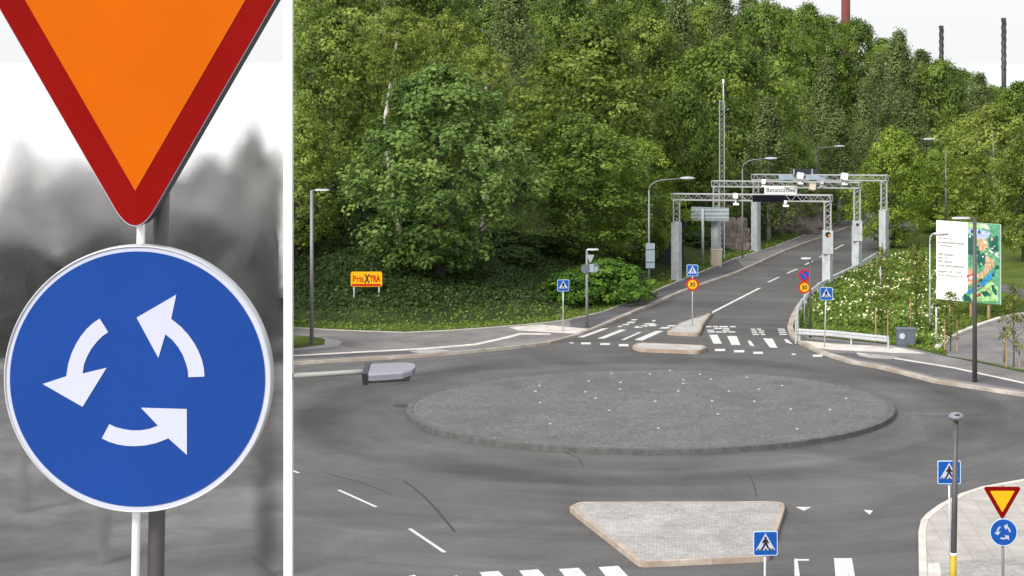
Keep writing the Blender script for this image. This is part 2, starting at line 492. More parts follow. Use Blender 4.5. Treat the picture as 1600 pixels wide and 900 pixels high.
# ------------------------------------------------------------------ mesh building
class MB:
    def __init__(s):
        s.v = []; s.f = []; s.m = []

    def add(s, vs, fs, mi=0):
        o = len(s.v)
        s.v += [tuple(p) for p in vs]
        s.f += [tuple(i + o for i in q) for q in fs]
        s.m += [mi] * len(fs)
        return s

    def box(s, c, d, rz=0.0, mi=0, rx=0.0, ry=0.0):
        hx, hy, hz = d[0] / 2, d[1] / 2, d[2] / 2
        mt = Matrix.Rotation(rz, 3, 'Z') @ Matrix.Rotation(ry, 3, 'Y') @ Matrix.Rotation(rx, 3, 'X')
        c = Vector(c)
        vs = [c + mt @ Vector((a * hx, b * hy, e * hz)) for a in (-1, 1) for b in (-1, 1) for e in (-1, 1)]
        return s.add(vs, [(0, 1, 3, 2), (4, 6, 7, 5), (0, 4, 5, 1), (2, 3, 7, 6), (0, 2, 6, 4), (1, 5, 7, 3)], mi)

    def bbox(s, c, d, bev=0.02, mi=0):                       # chamfered box
        hx, hy, hz = d[0] / 2, d[1] / 2, d[2] / 2
        b = min(bev, hx * 0.9, hz * 0.9)
        poly = [(-hx + b, -hz), (hx - b, -hz), (hx, -hz + b), (hx, hz - b), (hx - b, hz), (-hx + b, hz), (-hx, hz - b), (-hx, -hz + b)]
        return s.plate([(x + c[0], z + c[2]) for x, z in poly], c[1] - hy, c[1] + hy, mi)

    def tube(s, p, q, r0, r1=None, n=8, caps=True, mi=0):
        p = Vector(p); q = Vector(q); r1 = r0 if r1 is None else r1
        d = (q - p)
        if d.length < 1e-6: return s
        d.normalize()
        a = d.orthogonal().normalized(); b = d.cross(a)
        vs = []
        for c, r in ((p, r0), (q, r1)):
            for i in range(n):
                t = 2 * PI * (i + 0.5) / n
                vs.append(c + a * (math.cos(t) * r) + b * (math.sin(t) * r))
        fs = [(i, (i + 1) % n, n + (i + 1) % n, n + i) for i in range(n)]
        if caps: fs += [tuple(reversed(range(n))), tuple(range(n, 2 * n))]
        return s.add(vs, fs, mi)

    def path(s, pts, rs, n=8, mi=0):
        pts = [Vector(p) for p in pts]
        if isinstance(rs, (int, float)): rs = [rs] * len(pts)
        vs = []; fs = []
        t0 = (pts[1] - pts[0]).normalized()
        a = t0.orthogonal().normalized()
        for i, p in enumerate(pts):
            t = (pts[min(i + 1, len(pts) - 1)] - pts[max(i - 1, 0)]).normalized()
            a = (a - t * a.dot(t)).normalized(); b = t.cross(a)
            for j in range(n):
                u = 2 * PI * j / n
                vs.append(p + a * math.cos(u) * rs[i] + b * math.sin(u) * rs[i])
        for i in range(len(pts) - 1):
            for j in range(n):
                fs.append((i * n + j, i * n + (j + 1) % n, (i + 1) * n + (j + 1) % n, (i + 1) * n + j))
        fs.append(tuple(reversed(range(n)))); fs.append(tuple(range((len(pts) - 1) * n, len(pts) * n)))
        return s.add(vs, fs, mi)

    def plate(s, poly, y0, y1, mi=0):
        """outline in x,z; front (towards -y) at y0"""
        area = sum(poly[i][0] * poly[(i + 1) % len(poly)][1] - poly[(i + 1) % len(poly)][0] * poly[i][1] for i in range(len(poly)))
        if area < 0: poly = poly[::-1]
        n = len(poly)
        vs = [(x, y0, z) for x, z in poly] + [(x, y1, z) for x, z in poly]
        fs = [tuple(range(n)), tuple(reversed(range(n, 2 * n)))] + [(i, n + i, n + (i + 1) % n, (i + 1) % n) for i in range(n)]
        return s.add(vs, fs, mi)

    def slab(s, poly, z0, z1, mi=0, side=None):
        """outline in x,y extruded from z0 up to z1"""
        poly = [(p[0], p[1]) for p in poly]
        area = sum(poly[i][0] * poly[(i + 1) % len(poly)][1] - poly[(i + 1) % len(poly)][0] * poly[i][1] for i in range(len(poly)))
        if area < 0: poly = poly[::-1]
        n = len(poly)
        if z0 is None:
            return s.add([(x, y, z1) for x, y in poly], [tuple(range(n))], mi)
        vs = [(x, y, z1) for x, y in poly] + [(x, y, z0) for x, y in poly]
        s.add(vs, [tuple(range(n))], mi)
        s.add(vs, [(i, n + i, n + (i + 1) % n, (i + 1) % n) for i in range(n)], mi if side is None else side)
        return s

    def strip(s, line, w, z0, z1, mi=0, side=1):
        """kerb: a swept rectangle along a ground line, laid to one side of it"""
        pts = [Vector((p[0], p[1], 0)) for p in line]
        L = []
        for i, p in enumerate(pts):
            t = (pts[min(i + 1, len(pts) - 1)] - pts[max(i - 1, 0)]).normalized()
            L.append(p + Vector((-t.y, t.x, 0)) * (w * side))
        vs = []; n = len(pts)
        for a, b in zip(pts, L):
            vs += [(a.x, a.y, z0), (a.x, a.y, z1), (b.x, b.y, z1), (b.x, b.y, z0)]
        fs = []
        for i in range(n - 1):
            for j in range(4):
                fs.append((4 * i + j, 4 * i + (j + 1) % 4, 4 * i + 4 + (j + 1) % 4, 4 * i + 4 + j))
        fs += [(0, 1, 2, 3), (4 * n - 1, 4 * n - 2, 4 * n - 3, 4 * n - 4)]
        if side > 0: fs = [f[::-1] for f in fs]
        return s.add(vs, fs, mi)

    def build(s, name, mats, parent=None, smooth=False):
        me = bpy.data.meshes.new(name)
        me.from_pydata(s.v, [], s.f)
        if not isinstance(mats, (list, tuple)): mats = [mats]
        for x in mats: me.materials.append(M[x] if isinstance(x, str) else x)
        me.polygons.foreach_set('material_index', s.m)
        if smooth: me.polygons.foreach_set('use_smooth', [True] * len(s.f))
        me.update()
        o = bpy.data.objects.new(name, me)
        COL.objects.link(o)
        if parent: o.parent = parent
        return o


def tag(o, label, cat, group=None, kind=None):
    o['label'] = label; o['category'] = cat
    if group: o['group'] = group
    if kind: o['kind'] = kind
    return o


def thing(name, label, cat, loc=(0, 0, 0), rz=0.0, group=None):
    o = bpy.data.objects.new(name, None)
    o.empty_display_size = 0.3
    COL.objects.link(o)
    o.location = loc; o.rotation_euler = (0, 0, rz)
    return tag(o, label, cat, group)


def struct(o):
    o['kind'] = 'structure'
    return o


def W(pts, z=0.0):
    return [G(a, b, z) for a, b in pts]


def circ(cx, cz, r, n=40, a0=0.0):
    return [(cx + r * math.cos(a0 + 2 * PI * i / n), cz + r * math.sin(a0 + 2 * PI * i / n)) for i in range(n)]


def rounded(poly, r, k=6):
    """round the corners of a convex outline"""
    o = []
    n = len(poly)
    for i in range(n):
        p = Vector(poly[i]); a = Vector(poly[i - 1]); b = Vector(poly[(i + 1) % n])
        u = (a - p).normalized(); v = (b - p).normalized()
        ang = u.angle(v)
        d = min(r / math.tan(ang / 2), (a - p).length * 0.49, (b - p).length * 0.49)
        p0, p1 = p + u * d, p + v * d
        for j in range(k + 1):
            t = j / k
            q = p0 * (1 - t) ** 2 + p * 2 * t * (1 - t) + p1 * t ** 2
            o.append((q.x, q.y))
    return o


def text_part(body, mat_, parent, x, z, wd, ht, y, name='lettering', bold=0.0, shear=0.0):
    """lettering fitted into a box centred at x,z on a face that looks towards -y"""
    cu = bpy.data.curves.new('text', 'FONT')
    cu.body = body; cu.size = 1.0; cu.offset = bold; cu.shear = shear
    cu.align_x = 'LEFT'
    ob = bpy.data.objects.new('text', cu); COL.objects.link(ob)
    dg = bpy.context.evaluated_depsgraph_get(); dg.update()
    me = bpy.data.meshes.new_from_object(ob.evaluated_get(dg))
    bpy.data.objects.remove(ob); bpy.data.curves.remove(cu)
    co = np.empty(len(me.vertices) * 3); me.vertices.foreach_get('co', co); co = co.reshape(-1, 3)
    mn = co.min(0); mx = co.max(0)
    nx = (co[:, 0] - mn[0]) / (mx[0] - mn[0]) - 0.5; ny = (co[:, 1] - mn[1]) / (mx[1] - mn[1]) - 0.5
    new = np.stack([x + nx * wd, np.full(len(co), y), z + ny * ht], 1)
    me.vertices.foreach_set('co', new.ravel()); me.update()
    me.name = name
    me.materials.clear(); me.materials.append(M[mat_])
    o = bpy.data.objects.new(name, me); COL.objects.link(o); o.parent = parent
    return o


# ------------------------------------------------------------------ ground
XL = lambda y: (450.5 - PX0) / FPX * (y * math.cos(PITCH) + CAMH * math.sin(PITCH))     # the line where the grey park begins
# one sheet to the horizon
b = MB(); b.slab([(-900, -60), (900, -60), (900, 300), (-900, 300)], None, -0.6)
struct(b.build('ground', 'hill'))

b = MB(); b.slab([(-2000, 300), (2000, 300), (2000, 2600), (-2000, 2600)], None, -0.62)  # added pale sheet beyond the hill, standing in for the bright sky
struct(b.build('sky_pale_sheet', 'sky_pale_sheet'))

# the wooded hill and banks, from the edge of the grey park rightwards
ys = np.concatenate([np.arange(84, 200, 1.1), np.arange(200, 300, 5.0)])
us = np.linspace(0, 1, 190)
vs = []; fs = []
ends = []
for y in ys:
    x0 = XL(y); x1 = 62 + (y - 84) * 0.35
    ends.append((x0, x1))
yy = np.repeat(ys, len(us))
xx = np.concatenate([x0 + (x1 - x0) * us for x0, x1 in ends])
hh = terrain(xx, yy)
b = MB()
n = len(us)
vs = list(zip(xx, yy, hh))
fs = [(i * n + j, i * n + j + 1, (i + 1) * n + j + 1, (i + 1) * n + j) for i in range(len(ys) - 1) for j in range(n - 1)]
b.add(vs, fs)
k0 = len(ys)
b.add([(x0, y, float(h)) for (x0, x1), y, h in zip(ends, ys, hh[::n])] + [(x0, y, -0.6) for (x0, x1), y in zip(ends, ys)],
      [(i, i + 1, k0 + i + 1, k0 + i) for i in range(k0 - 1)])
struct(b.build('hillside', 'hillside', smooth=True))

b = MB(); b.slab([(XL(8), 8), (70, 8), (90, 230), (XL(230), 230)], None, 0.0)
struct(b.build('road', 'asphalt'))
# grey park on the left
b = MB(); b.slab([(-400, 8), (XL(8) - 0.01, 8), (XL(122) - 0.01, 122), (-400, 122)], None, 0.03)
struct(b.build('grey_lawn', 'grey_lawn'))
# added sheet in sky white from the park's trees to the horizon
b = MB(); b.slab([(-900, 122), (XL(122) - 0.01, 122), (XL(2600) - 0.01, 2600), (-2000, 2600)], None, 0.03)
struct(b.build('sky_white_field', 'sky_white'))

ROADL = [(450, 566), (540, 561), (644, 555), (732, 548), (813, 540), (860, 534), (901, 523), (943, 507), (997, 484), (1068, 454),
         (1150, 426), (1225, 392), (1301, 363.5), (1346, 347), (1375, 338)]
LAWNL = [(450, 511), (520, 515), (632, 519), (700, 516), (769, 511), (830, 506), (890, 499), (943, 486.5), (997, 466), (1050, 443), (1103, 421.5),
         (1150, 403), (1207, 386), (1263, 365), (1301, 350), (1350, 337), (1372, 331)]
ROADR = [(1395, 372), (1369, 394), (1331, 416), (1293, 433), (1263, 454), (1243, 479), (1234, 496), (1230, 510), (1233, 521), (1243, 531), (1283, 550),
         (1329, 564), (1379, 573), (1460, 594), (1600, 615), (1720, 633)]
ZP = 0.12


def pave(px, m, z=ZP, name='pavement'):
    b = MB(); b.slab(W(px, z), -0.05, z)
    return struct(b.build(name, m))


pave(ROADL + LAWNL[::-1], 'path')
# dark footway up the hill road, pale ramp at the crossing, dark strip along the kerb
pave([(890, 500), (943, 487.5), (997, 467), (1050, 444), (1103, 422.5), (1150, 404), (1163, 418), (1068, 450), (997, 480), (940, 503), (920, 513), (893, 514)], 'path_dark', ZP + 0.004)
pave([(795, 511), (845, 507), (924, 514), (900, 521), (860, 519), (810, 516)], 'path_light', ZP + 0.008)
pave([(450, 557), (560, 551), (660, 546), (664, 551), (560, 556), (450, 562)], 'path_dark', ZP + 0.004)
pave([(450, 555), (560, 549), (660, 543.5), (740, 537), (790, 526), (812, 520), (860, 521), (860, 523), (815, 522.5), (795, 528), (745, 539), (660, 546), (560, 551), (450, 557)], 'path_light', ZP + 0.008)
pave([(640, 549), (660, 545.5), (690, 546), (705, 548), (680, 551), (655, 552)], 'light_setts', ZP + 0.012)
b = MB(); b.strip(W(ROADL, 0.14), 0.20, -0.02, 0.14, side=1)
struct(b.build('kerb', 'kerb'))
b = MB(); b.strip(W(LAWNL, 0.15), 0.09, 0.0, 0.15, side=1)
struct(b.build('lawn_edging', 'path_light'))
# lawn strip in front of the wood and the grass islet by the first lamp
b = MB(); b.slab(W(LAWNL + [(1372, 326), (1300, 342), (1207, 372), (1103, 405), (1050, 424), (997, 446), (943, 466), (860, 486), (700, 497), (450, 497)], 0.14), None, 0.14)
struct(b.build('lawn', 'lawn'))
pave([(450, 545), (480, 541), (507, 538), (508, 530), (490, 526), (450, 523)], 'lawn', ZP + 0.03, 'lawn')
pave([(450, 548), (490, 545), (530, 540), (535, 533), (505, 527), (508, 532), (505, 538), (480, 542), (450, 546)], 'light_setts', ZP + 0.01)

# right bank, footway, cycle path
LAWNR = [(1246, 522), (1300, 528), (1398, 538), (1429, 544), (1479, 556), (1540, 568), (1600, 581), (1720, 604)]
pave(ROADR[8:] + LAWNR[::-1], 'path')
pave([(1300, 551), (1340, 552), (1400, 560), (1490, 575), (1600, 599), (1720, 622), (1720, 630), (1600, 609), (1460, 588), (1379, 567), (1335, 560)], 'path_dark', ZP + 0.004)
pave([(1340, 551), (1400, 559), (1490, 573.5), (1600, 597), (1720, 620), (1720, 623), (1600, 599.5), (1490, 575.5), (1400, 561), (1338, 553)], 'path_light', ZP + 0.008)
pave([(1245, 531), (1300, 537), (1395, 541), (1445, 552), (1400, 551), (1300, 546), (1270, 542)], 'path_light', ZP + 0.012)
pave([(1340, 555), (1362, 553), (1405, 558), (1392, 561), (1360, 559)], 'light_setts', ZP + 0.014)
b = MB(); b.strip(W(ROADR, 0.14), 0.30, -0.02, 0.14, side=1)
struct(b.build('kerb', 'kerb'))
b = MB(); b.slab(W([(1244, 521), (1244, 503), (1250, 486), (1270, 461), (1300, 439), (1337, 421), (1374, 399), (1394, 376), (1398, 358), (1440, 362), (1520, 440), (1620, 474), (1720, 474),
                    (1720, 604), (1600, 581), (1540, 568), (1479, 556), (1429, 544), (1398, 538), (1300, 528)], 0.15), None, 0.15)
struct(b.build('lawn', 'lawn'))
# sunken grey path behind the billboard
RAMP = [(1480, 555), (1470, 540), (1486, 527), (1507, 517), (1538, 505), (1569, 495), (1600, 489), (1720, 480)]
pave(RAMP + [(1720, 598), (1600, 577), (1540, 565)], 'path', 0.17, 'path')
b = MB(); b.strip(W(RAMP[1:], 0.3), 0.3, 0.0, 0.3, side=1)
struct(b.build('kerb', 'path_light'))

# near right pavement
NEARP = [(1437, 1000), (1436, 900), (1435, 830), (1439, 812), (1448, 802), (1467, 788), (1500, 771), (1533, 760), (1600, 748), (1720, 735)]
pave(NEARP + [(1720, 1000)], 'pavers')
b = MB(); b.strip(W(NEARP, 0.135), 0.22, -0.02, 0.135, side=-1)
struct(b.build('kerb', 'path_light'))
pave([(1452, 882), (1530, 873), (1640, 866), (1640, 960), (1456, 960)], 'light_setts', ZP + 0.006)
pave([(1450, 880), (1468, 879), (1474, 930), (1452, 930)], 'path_light', ZP + 0.01)


# ------------------------------------------------------------------ traffic islands
def island_disc():
    t = thing('traffic_island', 'large round traffic island paved with grey setts in the middle of the roundabout', 'traffic island', ISL_C)
    t.scale = (1, 0.95, 1)
    n = 128; b = MB()
    rings = [(0.0, 0.22), (2.5, 0.219), (5, 0.215), (7.5, 0.21), (ISL_R - 0.26, 0.202)]
    vs = [(0, 0, rings[0][1])]; fs = []
    for r, z in rings[1:]:
        vs += [(r * math.cos(2 * PI * i / n), r * math.sin(2 * PI * i / n), z) for i in range(n)]
    for i in range(n): fs.append((0, 1 + i, 1 + (i + 1) % n))
    for k in range(len(rings) - 2):
        o = 1 + k * n
        for i in range(n): fs.append((o + i, o + n + i, o + n + (i + 1) % n, o + (i + 1) % n))
    b.add(vs, fs); b.build('paving', 'setts', t, True)
    b = MB(); prof = [(ISL_R - 0.26, 0.17), (ISL_R - 0.25, 0.21), (ISL_R - 0.03, 0.207), (ISL_R - 0.005, 0.19), (ISL_R, 0.0)]
    vs = []; fs = []
    for r, z in prof: vs += [(r * math.cos(2 * PI * i / n), r * math.sin(2 * PI * i / n), z) for i in range(n)]
    for k in range(len(prof) - 1):
        for i in range(n): fs.append((k * n + i, (k + 1) * n + i, (k + 1) * n + (i + 1) % n, k * n + (i + 1) % n))
    b.add(vs, fs); b.build('kerb', 'kerb_dark', t)
    spots = [(837, 613), (843, 604), (844, 631), (860, 664), (920, 597), (931, 624), (952, 643), (970, 599), (969, 610), (1016, 586), (1024, 629),
             (1029, 671), (1047, 580), (1060, 613), (1068, 601), (1068, 595), (1094, 586), (1111, 594), (1113, 628), (1122, 649), (1139, 613),
             (1179, 629), (1222, 604), (1236, 641), (1246, 672), (1297, 642), (1322, 624), (956, 585), (1167, 591), (1186, 610), (915, 614)]
    me = None
    for px, py in spots:
        p = G(px, py, 0.18) - ISL_C
        rr = math.hypot(p.x, p.y / 0.95)
        z = float(np.interp(rr, [r for r, _ in rings], [q for _, q in rings]))
        if me is None:
            b = MB(); b.tube((0, 0, -0.02), (0, 0, 0.035), 0.07, 0.06, 12)
            o = b.build('ground_light', 'stud', t); me = o.data
        else:
            o = bpy.data.objects.new('ground_light', me); COL.objects.link(o); o.parent = t
        o.location = (p.x, p.y / 0.95, z)


island_disc()


def refuge(px, label, top, sidem, h=0.16, kw=0.15):
    pts = [Vector((q.x, q.y, 0)) for q in W(px, h)]
    c = sum(pts, Vector()) / len(pts)
    t = thing('traffic_island', label, 'traffic island', c)
    loc = [(p.x - c.x, p.y - c.y) for p in pts]
    loc = rounded(loc, 0.35, 4)
    inner = []
    cen = Vector((0, 0))
    area = sum(loc[i][0] * loc[(i + 1) % len(loc)][1] - loc[(i + 1) % len(loc)][0] * loc[i][1] for i in range(len(loc)))
    if area < 0: loc = loc[::-1]
    n = len(loc)
    for i in range(n):
        a = Vector(loc[i - 1]); p = Vector(loc[i]); q = Vector(loc[(i + 1) % n])
        tv = (q - a).normalized()
        nn = Vector((-tv.y, tv.x))
        inner.append(tuple(p + nn * min(kw, p.length * 0.4)))
    b = MB()
    vs = [(x, y, 0) for x, y in loc] + [(x, y, h) for x, y in loc] + [(x, y, h) for x, y in inner] + [(x, y, h - 0.03) for x, y in inner]
    fs = []
    for k in range(3):
        for i in range(n): fs.append((k * n + i, k * n + (i + 1) % n, (k + 1) * n + (i + 1) % n, (k + 1) * n + i))
    b.add(vs, fs); b.build('kerb', sidem, t)
    b = MB(); b.slab(inner, None, h - 0.012); b.build('paving', top, t)
    return t


refuge([(889, 792), (905, 784), (1205, 783), (1224, 785), (1226, 794), (1201, 869), (1010, 878), (998, 877)],
       'pale paved splitter island with tan kerb nearest the camera', 'light_setts', 'kerb_tan')
refuge([(988, 540), (996, 535), (1099, 539), (1104, 543), (1092, 548), (1000, 544.5)],
       'narrow bar shaped island with rust stained kerb facing the round island', 'concrete', 'kerb_rust', 0.18, 0.14)
refuge([(1041, 518), (1062, 504), (1100, 492), (1114, 486), (1099, 505), (1093, 521)],
       'wedge shaped island carrying the speed limit sign at the crossing', 'concrete', 'kerb_rust', 0.18, 0.12)


# ------------------------------------------------------------------ painted markings
def mark(polys, name, z=0.005, m='paint'):
    b = MB()
    for p in polys: b.slab(W(p, z), None, z)
    return struct(b.build(name, m))


def rct(x0, y0, x1, y1, sk=0.0):
    return [(x0 + sk, y0), (x1 + sk, y0), (x1, y1), (x0, y1)]


mark([[(941, 513), (951, 513), (912, 527), (902, 527)], [(969, 515), (979, 515), (944, 529), (933, 529)], [(998, 519), (1003, 519), (976, 531), (970, 531)],
      [(1025, 517), (1037, 517), (1004, 532), (991, 531)], [(1108, 523), (1121, 523), (1128, 537), (1115, 537)], [(1136, 525), (1151, 525), (1157, 539), (1143, 539)],
      [(1168, 532), (1173, 532.5), (1179, 541), (1172, 540)], [(1192, 528.5), (1207, 529), (1215, 543.5), (1203, 543)], [(1225, 530), (1230, 530), (1239, 538), (1228, 535)],
      rct(908, 535, 923, 538), rct(938, 536, 953, 539), rct(967, 537.5, 982, 541), rct(890, 535, 896, 536.5), rct(1117, 545, 1133, 548.5), rct(1147, 547, 1163, 550.5),
      rct(1177, 549.5, 1192, 553), rct(1237, 552.5, 1243, 554.5), rct(1270, 554, 1286, 557.5)], 'zebra_crossing')
hb = [rct(985, 498.5, 994, 500.5, 3), rct(978, 502.5, 990, 505, 4), rct(971, 506, 981, 508, 4), rct(964, 509, 970, 511, 3), rct(1004, 505, 1020, 507, 5), rct(997, 508.5, 1010, 510.5, 5),
      rct(990, 509.5, 1003, 512, 4), rct(1018, 500, 1023, 502, 2), rct(1012, 507, 1024, 509.5, 3), rct(1041, 508, 1053, 510, 4), rct(1030, 511, 1044, 513.5, 4)]
rnd = random.Random(4)
for row, yv in enumerate((509.5, 512.3, 515.1, 517.8)):
    x = 1103 + row
    while x < 1150:
        ln = rnd.uniform(7, 14)
        if rnd.random() < 0.82: hb.append(rct(x, yv, x + ln, yv + 1.7))
        x += ln + rnd.uniform(1, 4)
    x = 1173 + row
    while x < 1192:
        ln = rnd.uniform(6, 10)
        hb.append(rct(x, yv + 4, x + ln, yv + 5.5)); x += ln + 3
    hb.append(rct(1215 + row, yv + 4, 1226 + row * 1.5, yv + 5.4))
mark(hb, 'road_hump_marking')
b = MB()


def dash(p, q, wd):
    a = G(*p, 0.005); c = G(*q, 0.005)
    t = (c - a).normalized(); nn = Vector((-t.y, t.x, 0)) * (wd / 2)
    b.slab([a - nn, c - nn, c + nn, a + nn], None, 0.005)


for p, q in (((1200, 441), (1217, 433)), ((1230, 427), (1246, 420)), ((1258, 413.5), (1270, 407.5)), ((1280, 402), (1290, 397)), ((1304, 389.5), (1318, 382)), ((1350, 367), (1364, 361))):
    dash(p, q, 0.16)
dash((1097, 495.5), (1112, 488.5), 0.22); dash((1112, 488.5), (1187, 450), 0.2)
dash((529, 765.5), (588, 792), 0.11); dash((640, 826), (695, 863), 0.12); dash((440, 729), (467, 739), 0.11)
for px in (528, 540):
    pass
struct(b.build('lane_line', 'paint'))
zs = []
for x0, x1, y0 in ((638, 648, 898), (706, 714, 899), (749, 779, 892), (811, 841, 889.5), (873, 904, 887), (935, 966, 884)):
    d = 60
    zs.append([(x0, y0 + 2), (x1, y0), (x1 + d * 0.95, y0 + d), (x0 + d * 0.8, y0 + d + 2)])
zs += [[(1303, 872), (1331, 872), (1341, 930), (1308, 930)], [(1241, 873), (1246, 873), (1254, 930), (1242, 930)], rct(1246, 873.5, 1264, 876)]
mark(zs, 'zebra_crossing')
mark([[(1243, 792), (1268, 792), (1256, 798)], [(1349, 796.5), (1364, 797.5), (1359, 804)]], 'give_way_marking')
b = MB()
pts = [(632, 752), (648, 763), (665, 778), (682, 796), (697, 814), (711, 831)]
for i in range(len(pts) - 1): dash(pts[i], pts[i + 1], 0.09)
for L_ in ([(1170, 741), (1178, 757), (1182, 775)], [(505, 738), (560, 752), (610, 771)], [(1386, 646), (1460, 650), (1540, 648)], [(880, 705), (905, 716), (912, 730)], [(1030, 571), (1060, 563), (1085, 559)]):
    for i in range(len(L_) - 1): dash(L_[i], L_[i + 1], 0.045)
struct(b.build('tar_seam', 'tar'))
for px_, py_, lb in ((628, 634, 'dark manhole cover in the road at the left tip of the round island'), (1207, 508, 'dark drain cover in the lane before the crossing at the right'), (1296, 557, 'dark drain cover beside the white dashes at the right kerb')):
    p_ = G(px_, py_, 0.0)
    b = MB(); b.slab(circ(0, 0, 0.36, 24), -0.01, 0.006); b.slab(circ(0, 0, 0.28, 24), None, 0.009)
    o = b.build('manhole_cover', 'char'); o.location = p_; tag(o, lb, 'manhole cover')


# ------------------------------------------------------------------ crowns and trees
def quads_to_object(name, V, tint, m, parent=None, uv=False, mi=None, mats=None):
    """V: (n,4,3) corner array"""
    n = len(V)
    me = bpy.data.meshes.new(name)
    me.vertices.add(n * 4); me.vertices.foreach_set('co', np.ascontiguousarray(V, dtype=np.float32).ravel())
    me.loops.add(n * 4); me.loops.foreach_set('vertex_index', np.arange(n * 4, dtype=np.int32))
    me.polygons.add(n)
    me.polygons.foreach_set('loop_start', np.arange(0, n * 4, 4, dtype=np.int32))
    at = me.attributes.new('tint', 'FLOAT', 'FACE'); at.data.foreach_set('value', np.ascontiguousarray(tint, dtype=np.float32))
    if uv:
        u = me.uv_layers.new(name='UVMap')
        u.data.foreach_set('uv', np.tile(np.array([0, 0, 1, 0, 1, 1, 0, 1], np.float32), n))
    for x in (mats or [m]): me.materials.append(M[x])
    if mi is not None: me.polygons.foreach_set('material_index', np.asarray(mi, np.int32))
    me.update(calc_edges=True); me.validate()
    o = bpy.data.objects.new(name, me); COL.objects.link(o)
    if parent: o.parent = parent
    return o


def leaf_quads(rs, C, Nrm, size, aspect=0.62):
    """kite leaves at centres C with normals Nrm"""
    n = len(C)
    t = rs.normal(size=(n, 3)); t -= Nrm * (t * Nrm).sum(1, keepdims=True)
    t /= np.linalg.norm(t, axis=1, keepdims=True) + 1e-9
    s = np.cross(Nrm, t)
    L = size[:, None]
    fold = Nrm * L * 0.14
    V = np.stack([C - t * L * 0.5, C + s * L * aspect * 0.5 - t * L * 0.05 + fold, C + t * L * 0.5, C - s * L * aspect * 0.5 - t * L * 0.05 + fold], 1)
    return V


PROFILES = {
    'dome': lambda t: np.clip(np.sin(PI * np.clip(t, 0, 1) ** 0.72), 0, 1) ** 0.55,
    'round': lambda t: np.sqrt(np.clip(1 - (2 * t - 1) ** 2, 0, 1)),
    'cone': lambda t: np.clip(np.sin(PI * np.clip(t, 0, 1) ** 0.5), 0, 1) ** 0.8 * (1.08 - 0.5 * t),
    'spread': lambda t: np.clip(np.sin(PI * np.clip(t, 0, 1) ** 1.15), 0, 1) ** 0.5,
}


def crown_arrays(seed, H, Rr, base, nclump, nleaf, leaf, cr, prof='dome', droop=0.0, shell=0.5, up=0.5, lobes=0.22, flat=0.7):
    """H total height, Rr crown radius, base height of the crown's underside"""
    rs = np.random.RandomState(seed)
    f = PROFILES[prof]
    ch = H - base
    # big boughs shape the outline, clumps sit on them
    nb = 26
    bt = rs.uniform(0.05, 0.97, nb); ba = rs.uniform(0, 2 * PI, nb)
    bl = rs.uniform(1 - lobes, 1 + lobes, nb)
    t = rs.uniform(0.0, 1.0, nclump) ** 0.85
    a = rs.uniform(0, 2 * PI, nclump)
    da = np.abs((a[:, None] - ba[None] + PI) % (2 * PI) - PI); dt = np.abs(t[:, None] - bt[None])
    near = np.argmin(da ** 2 * 0.5 + (dt * 3) ** 2, 1)
    amp = bl[near]
    rad = f(t) * Rr * amp * np.maximum(rs.uniform(0, 1, nclump) ** shell, 0.25)
    C = np.stack([rad * np.cos(a), rad * np.sin(a), base + t * ch], 1)
    C += rs.normal(size=C.shape) * 0.12 * cr
    ctint = np.clip(rs.normal(0.45, 0.22, nclump) + (amp - 1) * 0.5, 0.02, 0.98)
    sz = cr * rs.uniform(0.6, 1.25, nclump)
    k = np.repeat(np.arange(nclump), nleaf)
    d = rs.normal(size=(len(k), 3)); d /= np.linalg.norm(d, axis=1, keepdims=True)
    rr = rs.uniform(0, 1, len(k)) ** 0.45
    off = d * (rr * sz[k])[:, None]
    off[:, 2] *= flat
    if droop:
        off[:, 2] -= droop * rs.uniform(0, 1, len(k)) ** 1.5 * sz[k] * 2
    P_ = C[k] + off
    outw = np.stack([np.cos(a[k]), np.sin(a[k]), np.full(len(k), 0.2)], 1)
    N_ = d * 0.55 + outw * 0.45 + np.array([0, 0, up]) + rs.normal(size=d.shape) * 0.28
    N_ /= np.linalg.norm(N_, axis=1, keepdims=True)
    V = leaf_quads(rs, P_, N_, leaf * rs.uniform(0.65, 1.3, len(k)))
    tint = np.clip(ctint[k] + rs.normal(0, 0.10, len(k)), 0, 1)
    return V, tint


def trunk_mb(seed, H, base, Rr, r0, limbs=9, lean=0.03, top=0.86):
    rs = random.Random(seed)
    b = MB()
    lx, ly = rs.uniform(-lean, lean) * H, rs.uniform(-lean, lean) * H
    pts = []; rad = []
    for i in range(8):
        t = i / 7
        pts.append((lx * t * t + 0.05 * math.sin(5 * t + seed), ly * t * t + 0.05 * math.cos(4 * t + seed), -0.5 + t * (H * top + 0.5)))
        rad.append(r0 * (1.25 if i == 0 else 1.0) * (1 - 0.85 * t) + 0.015)
    b.path(pts, rad, 9)
    for i in range(limbs):
        z = base * 0.85 + (H * 0.82 - base * 0.85) * (i + rs.random()) / limbs
        t = (z + 0.5) / (H * top + 0.5)
        s = Vector((lx * t * t, ly * t * t, z))
        a = rs.uniform(0, 2 * PI); L = Rr * rs.uniform(0.5, 0.8) * (1.05 - 0.55 * (z - base) / max(H - base, 1))
        e = s + Vector((math.cos(a) * L, math.sin(a) * L, L * rs.uniform(0.4, 0.9)))
        mid = (s + e) / 2 + Vector((0, 0, -0.06 * L))
        rr = r0 * (1 - 0.85 * t) * 0.55 + 0.012
        b.path([s, mid, e], [rr, rr * 0.6, 0.012], 6)
    return b


